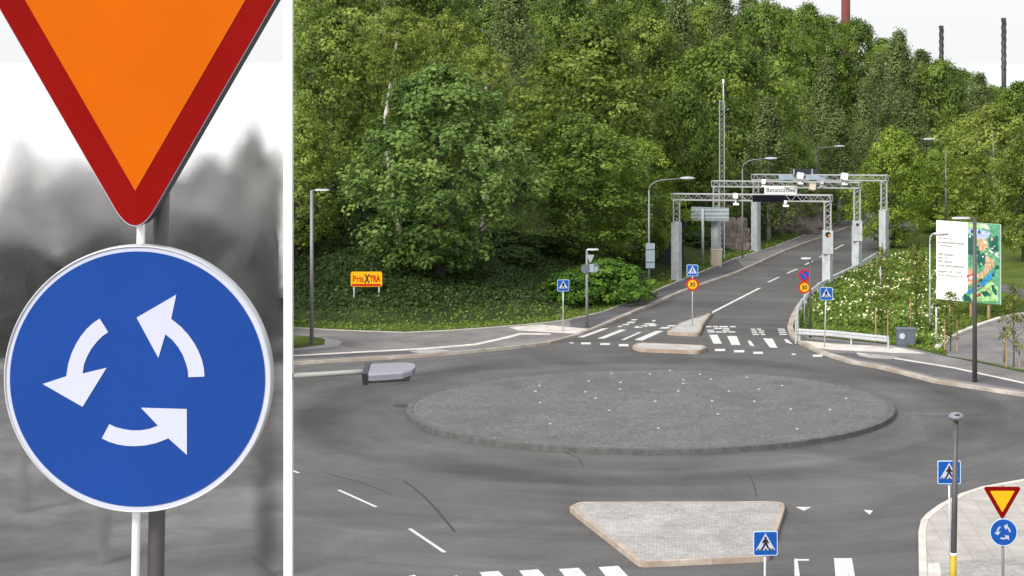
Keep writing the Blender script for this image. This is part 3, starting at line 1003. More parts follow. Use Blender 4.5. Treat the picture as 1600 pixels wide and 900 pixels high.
PROTO = {}
KINDS = {
    # H, R, base, clumps, leaves, leaf, clump radius, profile, droop, shell, up, lobes, flat, leaf material, bark, trunk radius
    'maple':   (14.0, 5.6, 0.7, 620, 30, 0.33, 0.75, 'dome', 0.10, 0.40, 0.55, 0.20, 0.75, 'maple', 'bark', 0.34),
    'olive':   (14.0, 5.2, 1.6, 480, 32, 0.31, 0.85, 'dome', 0.10, 0.45, 0.45, 0.30, 0.65, 'olive', 'bark', 0.30),
    'linden':  (13.0, 5.0, 0.9, 540, 32, 0.29, 0.78, 'dome', 0.15, 0.42, 0.5, 0.26, 0.7, 'linden', 'bark', 0.28),
    'oak':     (12.0, 5.2, 1.5, 420, 36, 0.30, 0.95, 'spread', 0.05, 0.45, 0.6, 0.30, 0.6, 'oak', 'bark', 0.32),
    'birch':   (14.0, 3.3, 1.8, 420, 34, 0.21, 0.62, 'cone', 0.75, 0.55, 0.15, 0.26, 0.9, 'birch', 'birch_bark', 0.17),
    'yellow':  (12.0, 4.6, 1.6, 400, 30, 0.29, 0.80, 'spread', 0.05, 0.45, 0.6, 0.34, 0.6, 'blossom_tree', 'birch_bark', 0.20),
    'pine':    (12.0, 3.0, 1.6, 330, 40, 0.24, 0.62, 'cone', 0.0, 0.5, 0.3, 0.34, 0.6, 'pine', 'bark', 0.22),
    'fresh':   (13.0, 5.0, 0.8, 480, 32, 0.29, 0.85, 'dome', 0.15, 0.42, 0.5, 0.28, 0.7, 'fresh', 'bark', 0.26),
    'young':   (5.2, 1.5, 1.1, 75, 13, 0.17, 0.36, 'dome', 0.1, 0.75, 0.3, 0.35, 0.9, 'young', 'bark', 0.045),
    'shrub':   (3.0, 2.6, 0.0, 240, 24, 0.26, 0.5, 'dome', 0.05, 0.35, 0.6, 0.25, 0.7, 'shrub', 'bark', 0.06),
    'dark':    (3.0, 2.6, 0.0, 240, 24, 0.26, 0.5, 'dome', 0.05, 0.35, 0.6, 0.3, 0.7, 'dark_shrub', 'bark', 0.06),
}


def proto(kind, var):
    if (kind, var) in PROTO: return PROTO[(kind, var)]
    H, Rr, base, nc, nl, lf, cr, pf, dr, sh, up, lo, fl, lm, bm, r0 = KINDS[kind]
    sd = 11 + 7 * var + sum(map(ord, kind))
    V, t = crown_arrays(sd, H, Rr, base, nc, nl, lf, cr, pf, dr, sh, up, lo, fl)
    tm = trunk_mb(sd, H, base, Rr, r0, 9 if kind not in ('shrub', 'dark') else 5)
    me_t = None
    PROTO[(kind, var)] = dict(V=V, t=t, H=H, R=Rr, lm=lm, bm=bm, tm=tm, me=None, met=None)
    return PROTO[(kind, var)]


CNT = {}


def tree(kind, px, top, wd, Y, label, group=None, zbase=None, name=None, var=None):
    """a tree whose crown centre stands in photo column px at distance Y, its top at row top, wd pixels wide"""
    CNT[kind] = CNT.get(kind, -1) + 1
    v = CNT[kind] % (3 if kind in ('birch', 'linden', 'olive') else 2) if var is None else var
    pr = proto(kind, v)
    pt = P(px, top, Y)
    z0 = tz(pt.x, Y) if zbase is None else zbase
    h = max(pt.z - z0, 1.0)
    rad = wd / 2 / scale_at(Y)
    sxy = rad / (pr['R'] * 1.06); sz = h / (pr['H'] * 1.02)
    cat = 'shrub' if kind in ('shrub', 'dark') else 'tree'
    nm = name or {'maple': 'maple_tree', 'olive': 'maple_tree', 'linden': 'linden_tree', 'oak': 'oak_tree', 'birch': 'birch_tree', 'yellow': 'broadleaf_tree',
                  'pine': 'pine_tree', 'young': 'young_tree', 'fresh': 'linden_tree', 'shrub': 'shrub', 'dark': 'shrub'}[kind]
    rz = (px * 0.713 + Y * 0.37) % (2 * PI)
    t = thing(nm, label, cat, (pt.x, Y, z0), 0.0, group)
    co, si = math.cos(rz), math.sin(rz)
    clip = px - wd / 2 - 25 < 462
    if clip:                                   # the wood is cut back along the edge of the park
        V = pr['V'].copy()
        X = (V[..., 0] * co - V[..., 1] * si) * sxy; Yv = (V[..., 0] * si + V[..., 1] * co) * sxy
        V = np.stack([X, Yv, V[..., 2] * sz], -1)
        wx = V[..., 0] + pt.x; wy = V[..., 1] + Y; wz = V[..., 2] + z0
        dep = wy * math.cos(PITCH) + (CAMH - wz) * math.sin(PITCH)
        keep = ((PX0 + FPX * wx / dep) > 455).all(1)
        quads_to_object('crown', V[keep], pr['t'][keep], pr['lm'], t)
        o = trunk_mb(3, pr['H'], 2, pr['R'], 0.25, 0, 0.0).build('trunk', pr['bm'], t, True); o.scale = (sxy, sxy, sz)
        return t
    if pr['me'] is None:
        o = quads_to_object('crown', pr['V'], pr['t'], pr['lm'], t); pr['me'] = o.data
        o2 = pr['tm'].build('trunk', pr['bm'], t, True); pr['met'] = o2.data
    else:
        o = bpy.data.objects.new('crown', pr['me']); o2 = bpy.data.objects.new('trunk', pr['met'])
        for q in (o, o2): COL.objects.link(q); q.parent = t
    for q in (o, o2):
        q.scale = (sxy, sxy, sz); q.rotation_euler = (0, 0, rz)
    return t


WOOD = 'trees of the wooded hillside'
TREES = [
    # kind, column, top row, width, distance, label
    ('maple', 688, 100, 312, 116, 'big dense dark green maple, the nearest and fullest crown left of the hill road'),
    ('olive', 520, 20, 230, 127, 'tall olive green tree at the left edge of the wood behind the first lamp'),
    ('olive', 465, 180, 190, 119, 'lower olive tree at the far left edge of the wood beside the white mast'),
    ('linden', 905, 178, 255, 128, 'wide yellow green linden between the big maple and the toll gantries'),
    ('olive', 925, 35, 290, 143, 'tall pale olive tree rising above the linden left of the lattice mast'),
    ('yellow', 690, 24, 170, 139, 'yellowish thin crowned tree with pale trunk showing just above the big maple'),
    ('birch', 605, -10, 120, 148, 'grey green birch top at the upper left of the yellowish tree'),
    ('fresh', 1000, 215, 150, 134, 'narrow linden hanging over the lamp with the grey panel'),
    ('oak', 1140, 62, 230, 163, 'bright green oak with a broad flat crown above the lattice mast'),
    ('birch', 1200, 148, 140, 158, 'pale drooping birch behind the middle of the toll gantries'),
    ('birch', 1290, 85, 125, 180, 'grey green birch on the slope behind the right half of the gantries'),
    ('birch', 1352, 120, 100, 178, 'birch with a pale trunk on the slope above the young linden by the road'),
    ('fresh', 1396, 196, 140, 152, 'fresh green linden at the right kerb where the hill road disappears', ),
    ('yellow', 1556, 165, 190, 152, 'yellow green broad tree above the billboard on the right'),
    ('olive', 1600, 205, 130, 138, 'yellowish tree cut by the right edge of the photo above the billboard'),
    ('fresh', 1462, 238, 140, 165, 'low pale green tree between the roadside linden and the billboard'),
    ('birch', 1405, 44, 130, 205, 'tall dark birch on the skyline between the red and the middle chimney'),
    ('oak', 1468, 92, 130, 205, 'round green tree on the skyline in front of the middle dark chimney'),
    ('birch', 1530, 112, 120, 200, 'dark birch on the skyline in front of the tallest dark chimney'),
    ('linden', 1262, 5, 120, 215, 'dark green rounded tree on the skyline left of the red chimney'),
    ('oak', 1340, 28, 110, 218, 'green rounded tree on the skyline just below the red chimney'),
    ('birch', 800, -40, 170, 165, 'grey green weeping birch at the top of the photo above the maple and linden'),
    ('birch', 1060, -20, 140, 172, 'slender grey birch at the top of the photo left of the oak'),
    ('olive', 1010, 20, 170, 168, 'olive tree behind the birch at the top of the hill'),
    ('oak', 660, -60, 170, 170, 'bright green oak at the top of the photo above the yellowish tree'),
    ('linden', 745, 70, 150, 150, 'linden filling the gap right of the yellowish tree'),
    ('oak', 1190, 0, 150, 195, 'bright oak on the crest where the white sky begins'),
    ('linden', 850, 130, 150, 152, 'dark gap linden between the maple crown and the pale olive tree'),
    ('linden', 590, 60, 160, 140, 'green linden under the white trunked birch left of the maple'),
    ('oak', 1070, 130, 140, 150, 'green oak left of the lattice mast behind the linden'),
    ('birch', 1310, 170, 130, 172, 'low birch behind the right end of the gantries'),
    ('linden', 1240, 220, 110, 166, 'low linden between the two far curved lamps behind the gantries'),
    ('birch', 1420, 140, 140, 185, 'grey green birch on the slope below the dark skyline birch'),
    ('linden', 1500, 195, 120, 178, 'mid green linden on the slope left of the yellow green tree'),
    ('birch', 1370, 80, 100, 198, 'thin birch on the slope right of the red chimney'),
    ('linden', 1110, 215, 110, 152, 'small linden directly behind the lower lattice mast'),
    ('olive', 540, -80, 190, 160, 'olive crown at the top edge of the photo far left'),
    ('linden', 470, 60, 150, 140, 'green crown at the left edge of the wood above the lower olive tree'),
    ('oak', 880, -30, 150, 185, 'bright crown at the top edge of the photo above the pale olive tree'),
    ('birch', 1130, -15, 110, 205, 'grey birch at the crest above the bright oak'),
    ('linden', 1592, 128, 130, 190, 'green crown on the skyline at the right edge of the photo'),
]
for r in TREES: tree(*r, group=WOOD)
def bare_birch(pts, Y, crown, label):
    w_ = [P(a, c, Y) for a, c in pts]
    x0, z0 = w_[0].x, tz(w_[0].x, Y)
    t = thing('birch_tree', label, 'tree', (x0, Y, z0), 0, WOOD)
    q = [Vector((0, 0, -0.4))] + [Vector((p.x - x0, 0.15 * math.sin(i * 2), p.z - z0)) for i, p in enumerate(w_)]
    b = MB(); b.path(q, [0.21 - 0.13 * i / (len(q) - 1) for i in range(len(q))], 10)
    for i in range(2, len(q) - 1):
        b.path([q[i], q[i] + Vector((0.7 * (-1) ** i, -0.2, 0.9))], [0.05, 0.015], 6)
    b.build('trunk', 'birch_bark', t, True)
    pr = proto('yellow', 0)
    o = bpy.data.objects.new('crown', pr['me']); COL.objects.link(o); o.parent = t
    cx, ct, cb, cw = crown
    a, e = P(cx, ct, Y), P(cx, cb, Y); k = (a.z - e.z) / (pr['H'] * 0.86)
    o.scale = (cw / 2 / scale_at(Y) / pr['R'], cw / 2 / scale_at(Y) / pr['R'], k)
    o.location = (a.x - x0, 0, e.z - z0 - 1.6 * k)
    return t


bare_birch([(626, 480), (622, 330), (604, 235), (603, 180), (612, 120), (622, 50)], 119.6, (622, 15, 128, 110), 'leaning birch whose bare white trunk shows between the olive trees and the big maple')
bare_birch([(752, 420), (757, 310), (754, 240), (760, 150), (758, 110)], 124.0, (758, 75, 205, 90), 'birch whose pale trunk shows at the upper right shoulder of the big maple')
BACK = 'far trees along the crest of the hill'
for i, (px, top, k) in enumerate([(480, -90, 'oak'), (560, -90, 'linden'), (640, -90, 'olive'), (720, -90, 'birch'), (790, -80, 'oak'), (860, -70, 'linden'), (930, -40, 'olive'), (990, -25, 'linden'),
                                  (1050, -30, 'oak'), (1110, -10, 'linden'), (1170, 0, 'birch'), (1225, 28, 'linden'), (1295, 40, 'oak'), (1380, 76, 'linden'), (1440, 92, 'birch'), (1500, 124, 'linden'),
                                  (1560, 152, 'oak'), (1610, 140, 'linden')]):
    tree(k, px, top - 16, 140, 224 + (i % 3) * 5, 'far tree on the crest, showing only as leafy tops behind the nearer trees', BACK)

for i in range(12):
    tree(('oak', 'linden', 'birch', 'olive')[i % 4], 478 + 58 * i, -30 + (i % 3) * 18, 130, 204 + (i % 2) * 8, 'far tree on the crest, showing only as leafy tops behind the nearer trees', BACK)

# shrubs and undergrowth
tree('shrub', 945, 408, 150, 119, 'bright green shrub mound behind the low lamp with sign backs', None, name='shrub')
tree('shrub', 890, 425, 110, 117, 'green shrub behind the far left crossing sign', None)
tree('shrub', 1090, 362, 70, 149, 'small bright shrub seen under the big grey sign back', None)
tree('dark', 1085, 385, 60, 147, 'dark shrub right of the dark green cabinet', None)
tree('shrub', 1205, 335, 60, 172, 'shrub between the rock faces behind the gantries', None)
tree('shrub', 1308, 322, 70, 186, 'bright shrub at the far left kerb of the hill road', None)
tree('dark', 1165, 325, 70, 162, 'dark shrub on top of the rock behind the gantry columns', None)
UND = 'dark shrubs under the trees on the left'
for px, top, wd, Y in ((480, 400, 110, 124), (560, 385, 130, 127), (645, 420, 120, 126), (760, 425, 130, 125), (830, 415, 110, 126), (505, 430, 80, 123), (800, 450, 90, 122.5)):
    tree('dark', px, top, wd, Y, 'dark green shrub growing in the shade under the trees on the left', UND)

# leafy ground cover at the foot of the wood
rs = np.random.RandomState(5)
xs = []; N0 = 24000
px = rs.uniform(456, 930, N0); py = rs.uniform(0, 1, N0)
edge = np.interp(px, [a for a, b_ in LAWNL], [b_ for a, b_ in LAWNL])
C = []
for a, e, u in zip(px, edge, py):
    p = G(a, e - 14 - 5 * rs.rand() - (a > 860) * (a - 860) * 0.25, 0.1)
    dY = u * 14
    x = p.x * (p.y + dY) / p.y; y = p.y + dY
    C.append((x, y, tz(x, y) + 0.1 + rs.rand() * (0.10 + (0.06 * max(0, dY - 4)) * (math.sin(x * 0.9) * math.cos(y * 0.8 + x * 0.3) > 0))))
C = np.array(C)
Nn = rs.normal(size=C.shape) * 0.5 + np.array([0, -0.25, 0.8]); Nn /= np.linalg.norm(Nn, axis=1, keepdims=True)
o = quads_to_object('undergrowth', leaf_quads(rs, C, Nn, 0.20 * rs.uniform(0.5, 1.5, len(C))), np.clip(rs.normal(0.42, 0.2, len(C)), 0, 1), 'dark_shrub')  # leaf colour kept dark to carry the shade below the trees
tag(o, 'low leafy undergrowth, coloured dark for the shade below the trees, along the foot of the wooded slope', 'undergrowth', None, 'stuff')

# flower bed on the right bank
rs = np.random.RandomState(8)
Q = [(1262, 470), (1300, 447), (1340, 428), (1384, 405), (1440, 400), (1475, 450), (1478, 548), (1440, 540), (1392, 520), (1272, 506)]
Qw = np.array([[*G(a, b_, 0.1)][:2] for a, b_ in Q])


def inpoly(x, y, poly):
    c = np.zeros(x.shape, bool)
    for i in range(len(poly)):
        ax, ay = poly[i]; bx, by = poly[(i + 1) % len(poly)]
        c ^= ((ay > y) != (by > y)) & (x < (bx - ax) * (y - ay) / (by - ay + 1e-12) + ax)
    return c


x = rs.uniform(Qw[:, 0].min(), Qw[:, 0].max(), 60000); y = rs.uniform(Qw[:, 1].min(), Qw[:, 1].max(), 60000)
k = inpoly(x, y, Qw); x = x[k]; y = y[k]
dens = np.sin(x * 1.3) * np.cos(y * 0.55 + x * 0.4) + 0.6 * np.sin(y * 1.1 + 2)
k = rs.rand(len(x)) < np.clip(0.5 + 0.4 * dens, 0.16, 1)
x = x[k][:17000]; y = y[k][:17000]
dens = np.sin(x * 1.3) * np.cos(y * 0.55 + x * 0.4) + 0.6 * np.sin(y * 1.1 + 2)
hmax = np.clip(0.35 + 0.25 * dens, 0.1, 0.65)
C = np.stack([x, y, 0.18 + rs.rand(len(x)) * hmax], 1)
isf = (rs.rand(len(x)) < 0.22 * np.clip(0.4 + np.sin(x * 2.1 + 1) * np.cos(y * 0.9) , 0, 1)) & (C[:, 2] > 0.18 + 0.45 * hmax)
Nn = rs.normal(size=C.shape) * 0.6 + np.array([0, -0.3, 0.7]); Nn /= np.linalg.norm(Nn, axis=1, keepdims=True)
C[isf, 2] += 0.08
sz = np.where(isf, 0.165, 0.20) * rs.uniform(0.6, 1.3, len(x))
V = leaf_quads(rs, C, Nn, sz, 0.7)
o = quads_to_object('flower_bed', V, np.clip(rs.normal(0.45, 0.22, len(x)), 0, 1), 'linden', mi=isf.astype(int), mats=['linden', 'flower'])
tag(o, 'bank of low shrubs covered in cream white blossom right of the hill road', 'flower bed', None, 'stuff')

# grass blades of the verges
rs = np.random.RandomState(9)
gx = []; gy = []
for poly, cnt in ((LAWNL + [(1300, 342), (1103, 405), (1050, 424), (997, 446), (943, 466), (860, 486), (700, 497), (450, 497)], 14000),
                  ([(1246, 520), (1255, 485), (1300, 442), (1374, 401), (1440, 382), (1520, 442), (1620, 476), (1540, 503), (1470, 532), (1480, 555), (1429, 543), (1300, 527)], 22000)):
    pw = np.array([[*G(a, b_, 0.14)][:2] for a, b_ in poly])
    x = rs.uniform(pw[:, 0].min(), pw[:, 0].max(), cnt * 5); y = rs.uniform(pw[:, 1].min(), pw[:, 1].max(), cnt * 5)
    k = inpoly(x, y, pw)
    gx.append(x[k][:cnt]); gy.append(y[k][:cnt])
x = np.concatenate(gx); y = np.concatenate(gy)
C = np.stack([x, y, np.maximum(terrain(x, y), 0.15) + 0.04], 1)
Nn = rs.normal(size=C.shape) * 0.5 + np.array([0, -0.6, 0.4]); Nn /= np.linalg.norm(Nn, axis=1, keepdims=True)
o = quads_to_object('grass', leaf_quads(rs, C, Nn, rs.uniform(0.1, 0.24, len(x)), 0.5), np.clip(rs.normal(0.4, 0.2, len(x)), 0, 1), 'linden')
tag(o, 'rough grass on the verges and the right bank', 'grass', None, 'stuff')


# saplings with stakes on the right
def sapling(px, py, top, label):
    p = G(px, py, 0.15)
    t = tree('young', px, top, 66, p.y, label, 'staked young trees on the right bank', zbase=0.15)
    for s in (-1, 1):
        b = MB(); b.tube((s * 0.3, 0.05, -0.1), (s * 0.3, 0.05, 1.5), 0.035, n=7); b.build('stake', 'stake', t)
    return t


sapling(1378, 530, 385, 'young tree with pale stakes just right of the low crash barrier')
sapling(1432, 512, 372, 'young tree on the flower bank behind the grey box')
sapling(1486, 549, 455, 'young tree with stakes in front of the billboard left edge')
sapling(1583, 574, 440, 'young tree with two tall stakes on the path edge right of the tall dark lamp')


# ------------------------------------------------------------------ rocks
def rock(px, py, wpx, hpx, label, seed):
    p = GT(px, py)
    sc = scale_at(p.y)
    wdt, hgt = wpx / sc, hpx / sc
    bm = bmesh.new()
    bmesh.ops.create_icosphere(bm, subdivisions=5, radius=1)
    rs = random.Random(seed)
    from mathutils import noise
    for v in bm.verts:
        d = v.co.normalized()
        q = d * 1.6 + Vector((seed * 3.1, 0, 0))
        k = 1 + 0.35 * noise.noise(q) + 0.22 * abs(noise.noise(q * 2.7)) + 0.10 * noise.noise(q * 6)
        c = d * k
        c = Vector((round(c.x * 7) / 7 * 0.35 + c.x * 0.65, c.y, round(c.z * 6) / 6 * 0.4 + c.z * 0.6))
        v.co = Vector((c.x * wdt / 2, c.y * wdt * 0.3, c.z * hgt))
    me = bpy.data.meshes.new('rock_outcrop'); bm.to_mesh(me); bm.free()
    me.materials.append(M['rock'])
    o = bpy.data.objects.new('rock_outcrop', me); COL.objects.link(o)
    o.location = (p.x, p.y + wdt * 0.15, p.z)
    return tag(o, label, 'rock')


rock(1150, 390, 52, 50, 'brown grey rock face left of the tallest left gantry column', 3)
rock(1242, 366, 100, 56, 'wide grey rock cutting behind the gantry under the black display', 6)


# ------------------------------------------------------------------ signs
def ped_sign(px, py, size, base, label, yaw=0.0, pole_m='galv', group='blue pedestrian crossing signs', lean=0.0):
    """crossing sign: plate centre at photo px,py on a pole whose foot is at base"""
    f = G(base[0], base[1], ZP)
    t = thing('pedestrian_sign', label, 'road sign', f, yaw, group)
    c = P(px, py, f.y)
    zc = c.z - f.z; dx = c.x - f.x; s = size
    b = MB(); b.tube((0, 0.06, -0.1), (dx, 0.06, zc + s * 0.4), 0.03, n=10); b.build('pole', pole_m, t, True)
    b = MB(); h = s / 2
    b.plate(rounded([(dx - h, zc - h), (dx + h, zc - h), (dx + h, zc + h), (dx - h, zc + h)], 0.05), -0.01, 0.02)
    pl = b.build('plate', 'rim', t)
    b = MB(); q = h * 0.93
    b.plate(rounded([(dx - q, zc - q), (dx + q, zc - q), (dx + q, zc + q), (dx - q, zc + q)], 0.04), -0.014, -0.009); b.build('blue_field', 'far_blue', pl)
    b = MB(); b.plate([(dx - s * 0.40, zc - s * 0.27), (dx + s * 0.40, zc - s * 0.27), (dx, zc + s * 0.42)], -0.019, -0.013); b.build('white_triangle', 'sign_white', pl)
    b = MB(); u = s * 0.5; y = -0.021

    def bit(poly, k):
        b.plate([(dx + a * u, zc + e * u) for a, e in poly], y - 0.0012 * k, -0.018)
    b.plate([(dx + a * u, zc + e * u) for a, e in circ(0.0, 0.46, 0.105, 14)], y, -0.018)
    bit([(-0.13, 0.36), (0.12, 0.36), (0.12, -0.02), (-0.12, -0.02)], 1)
    bit([(-0.12, 0.04), (0.05, 0.04), (-0.10, -0.30), (-0.22, -0.50), (-0.36, -0.44), (-0.24, -0.26)], 2)
    bit([(-0.05, 0.03), (0.12, 0.04), (0.24, -0.26), (0.38, -0.42), (0.28, -0.50), (0.08, -0.28)], 3)
    bit([(-0.12, 0.36), (-0.03, 0.26), (-0.20, 0.02), (-0.30, 0.09)], 4)
    bit([(0.12, 0.36), (0.02, 0.26), (0.18, 0.01), (0.29, 0.08)], 5)
    for i, a in enumerate((-0.62, -0.36, 0.0, 0.36, 0.56)):
        bit([(a - 0.07, -0.52), (a + 0.06, -0.52), (a + 0.10, -0.42), (a - 0.02, -0.42)], 6)
    b.build('walking_figure', 'black', pl)
    return t


ped_sign(880, 446, 0.60, (880, 518), 'blue crossing sign on its own pole on the pale ramp, left of the hill road', R(5))
ped_sign(1291, 459, 0.62, (1288, 543), 'blue crossing sign behind the white kerb in front of the low crash barrier', R(-3))
ped_sign(1196, 849, 0.60, (1195, 1003), 'blue crossing sign in front of the pale splitter island at the bottom', R(4))
ped_sign(1483, 738, 0.63, (1486, 915), 'blue crossing sign half covered by the dark lamp post at the lower right', 0.0)


def round_face(t, x, z, r, y, ring, field, name):
    b = MB(); b.plate(circ(x, z, r, 48), y, y + 0.025); pl = b.build(name, ring, t)
    b = MB(); b.plate(circ(x, z, r * 0.74, 48), y - 0.005, y + 0.001); b.build('field', field, pl)
    return pl


def speed_sign():
    f = G(1082, 508, 0.17)
    t = thing('speed_limit_sign', 'crossing sign above a yellow 30 speed limit disc on the wedge island', 'road sign', f)
    s = FPX / f.y / 1.0
    zc = lambda py: P(1082, py, f.y).z - f.z
    top = zc(414)
    b = MB(); b.tube((0, 0.06, -0.1), (0, 0.06, top - 0.1), 0.03, n=10); b.build('pole', 'galv', t, True)
    z1 = zc(422.5); h = 0.30
    b = MB(); b.plate(rounded([(-h, z1 - h), (h, z1 - h), (h, z1 + h), (-h, z1 + h)], 0.05), -0.01, 0.02); pl = b.build('crossing_plate', 'rim', t)
    q = h * 0.92
    b = MB(); b.plate(rounded([(-q, z1 - q), (q, z1 - q), (q, z1 + q), (-q, z1 + q)], 0.04), -0.014, -0.009); b.build('blue_field', 'far_blue', pl)
    b = MB(); b.plate([(-0.24, z1 - 0.16), (0.24, z1 - 0.16), (0, z1 + 0.25)], -0.019, -0.013); b.build('white_triangle', 'sign_white', pl)
    b = MB()
    b.plate(circ(0, z1 + 0.13, 0.026, 12), -0.021, -0.018); b.plate([(-0.03, z1 + 0.1), (0.03, z1 + 0.1), (0.03, z1 - 0.01), (-0.03, z1 - 0.01)], -0.022, -0.018)
    b.plate([(-0.03, z1), (0.005, z1), (-0.06, z1 - 0.13), (-0.10, z1 - 0.12)], -0.023, -0.018); b.plate([(-0.005, z1), (0.03, z1), (0.10, z1 - 0.12), (0.06, z1 - 0.13)], -0.024, -0.018)
    b.build('walking_figure', 'black', pl)
    z2 = zc(444.5)
    pl = round_face(t, 0, z2, 0.33, -0.012, 'bright_red', 'yellow', 'speed_disc')
    text_part('30', 'black', pl, 0, z2, 0.30, 0.24, -0.0185, bold=0.03)


speed_sign()


def no_parking():
    f = G(1257, 512, ZP)
    t = thing('no_parking_sign', 'blue and red no parking disc above a yellow 30 disc beside the low dark lamp', 'road sign', f)
    zc = lambda py: P(1257, py, f.y).z - f.z
    b = MB(); b.tube((0, 0.06, -0.1), (0, 0.06, zc(424)), 0.03, n=10); b.build('pole', 'galv', t, True)
    pl = round_face(t, 0, zc(430), 0.32, -0.012, 'bright_red', 'far_blue', 'parking_disc')
    z = zc(430); a = R(-45)
    b = MB(); u = Vector((math.cos(a), math.sin(a))) * 0.25; v = Vector((-math.sin(a), math.cos(a))) * 0.03
    c = Vector((0, z)); b.plate([tuple(c - u - v), tuple(c + u - v), tuple(c + u + v), tuple(c - u + v)], -0.021, -0.016); b.build('red_slash', 'bright_red', pl)
    pl = round_face(t, 0, zc(449), 0.32, -0.012, 'bright_red', 'yellow', 'speed_disc')
    text_part('30', 'black', pl, 0, zc(449), 0.29, 0.23, -0.0185, bold=0.03)


no_parking()

# arrows of the roundabout sign, measured from the disc's centre, radius 1
A1 = [(321, 588), (320, 575), (317, 562), (312, 549), (305, 536), (296, 523), (284, 510), (269, 498), (277, 460), (215, 496), (249, 559), (260, 522), (271, 531), (280, 542), (287, 554), (292, 567), (295, 578), (296, 589)]
ARROW = [((a - 213) / 210.0, -(b_ - 590) / 210.0) for a, b_ in A1]


def arrows(parent, x, z, r, y, m='sign_white'):
    for i in range(3):
        t = 2 * PI * i / 3
        b = MB()
        b.plate([(x + r * (u * math.cos(t) - v * math.sin(t)), z + r * (u * math.sin(t) + v * math.cos(t))) for u, v in ARROW], y - 0.0015, y + 0.001)
        b.build('arrow', m, parent)


def tri(x, ztip, side, inset=0.0):
    h = side * math.sqrt(3) / 2
    c = ztip + h * 2 / 3
    k = 1 - inset
    return [(x, c - h * 2 / 3 * k), (x + side / 2 * k, c + h / 3 * k), (x - side / 2 * k, c + h / 3 * k)]


def roundabout_far():
    f = G(1568, 1023, ZP)
    t = thing('roundabout_sign', 'small yellow yield triangle above a blue roundabout disc on the near right pavement', 'road sign', f)
    zc = lambda py: P(1567, py, f.y).z - f.z
    b = MB(); b.tube((0, 0.07, -0.1), (-0.01, 0.07, zc(760)), 0.035, n=10); b.build('pole', 'lamp_grey', t, True)
    sc = FPX / f.y * 0.99
    r = 21.5 / sc
    b = MB(); b.plate(circ(0, zc(831.5), r, 48), -0.01, 0.02); pl = b.build('direction_disc', 'rim', t)
    b = MB(); b.plate(circ(0, zc(831.5), r * 0.93, 48), -0.014, -0.009); b.build('blue_field', 'far_blue', pl)
    arrows(pl, 0, zc(831.5), r, -0.0145)
    zt = zc(813); sd = 60 / sc
    b = MB(); b.plate(rounded(tri(-0.03, zt, sd), 0.06), -0.01, 0.02); pl = b.build('yield_plate', 'red', t)
    b = MB(); b.plate(rounded(tri(-0.03, zt, sd, 0.36), 0.02), -0.014, -0.009); b.build('yellow_field', 'yellow', pl)


roundabout_far()


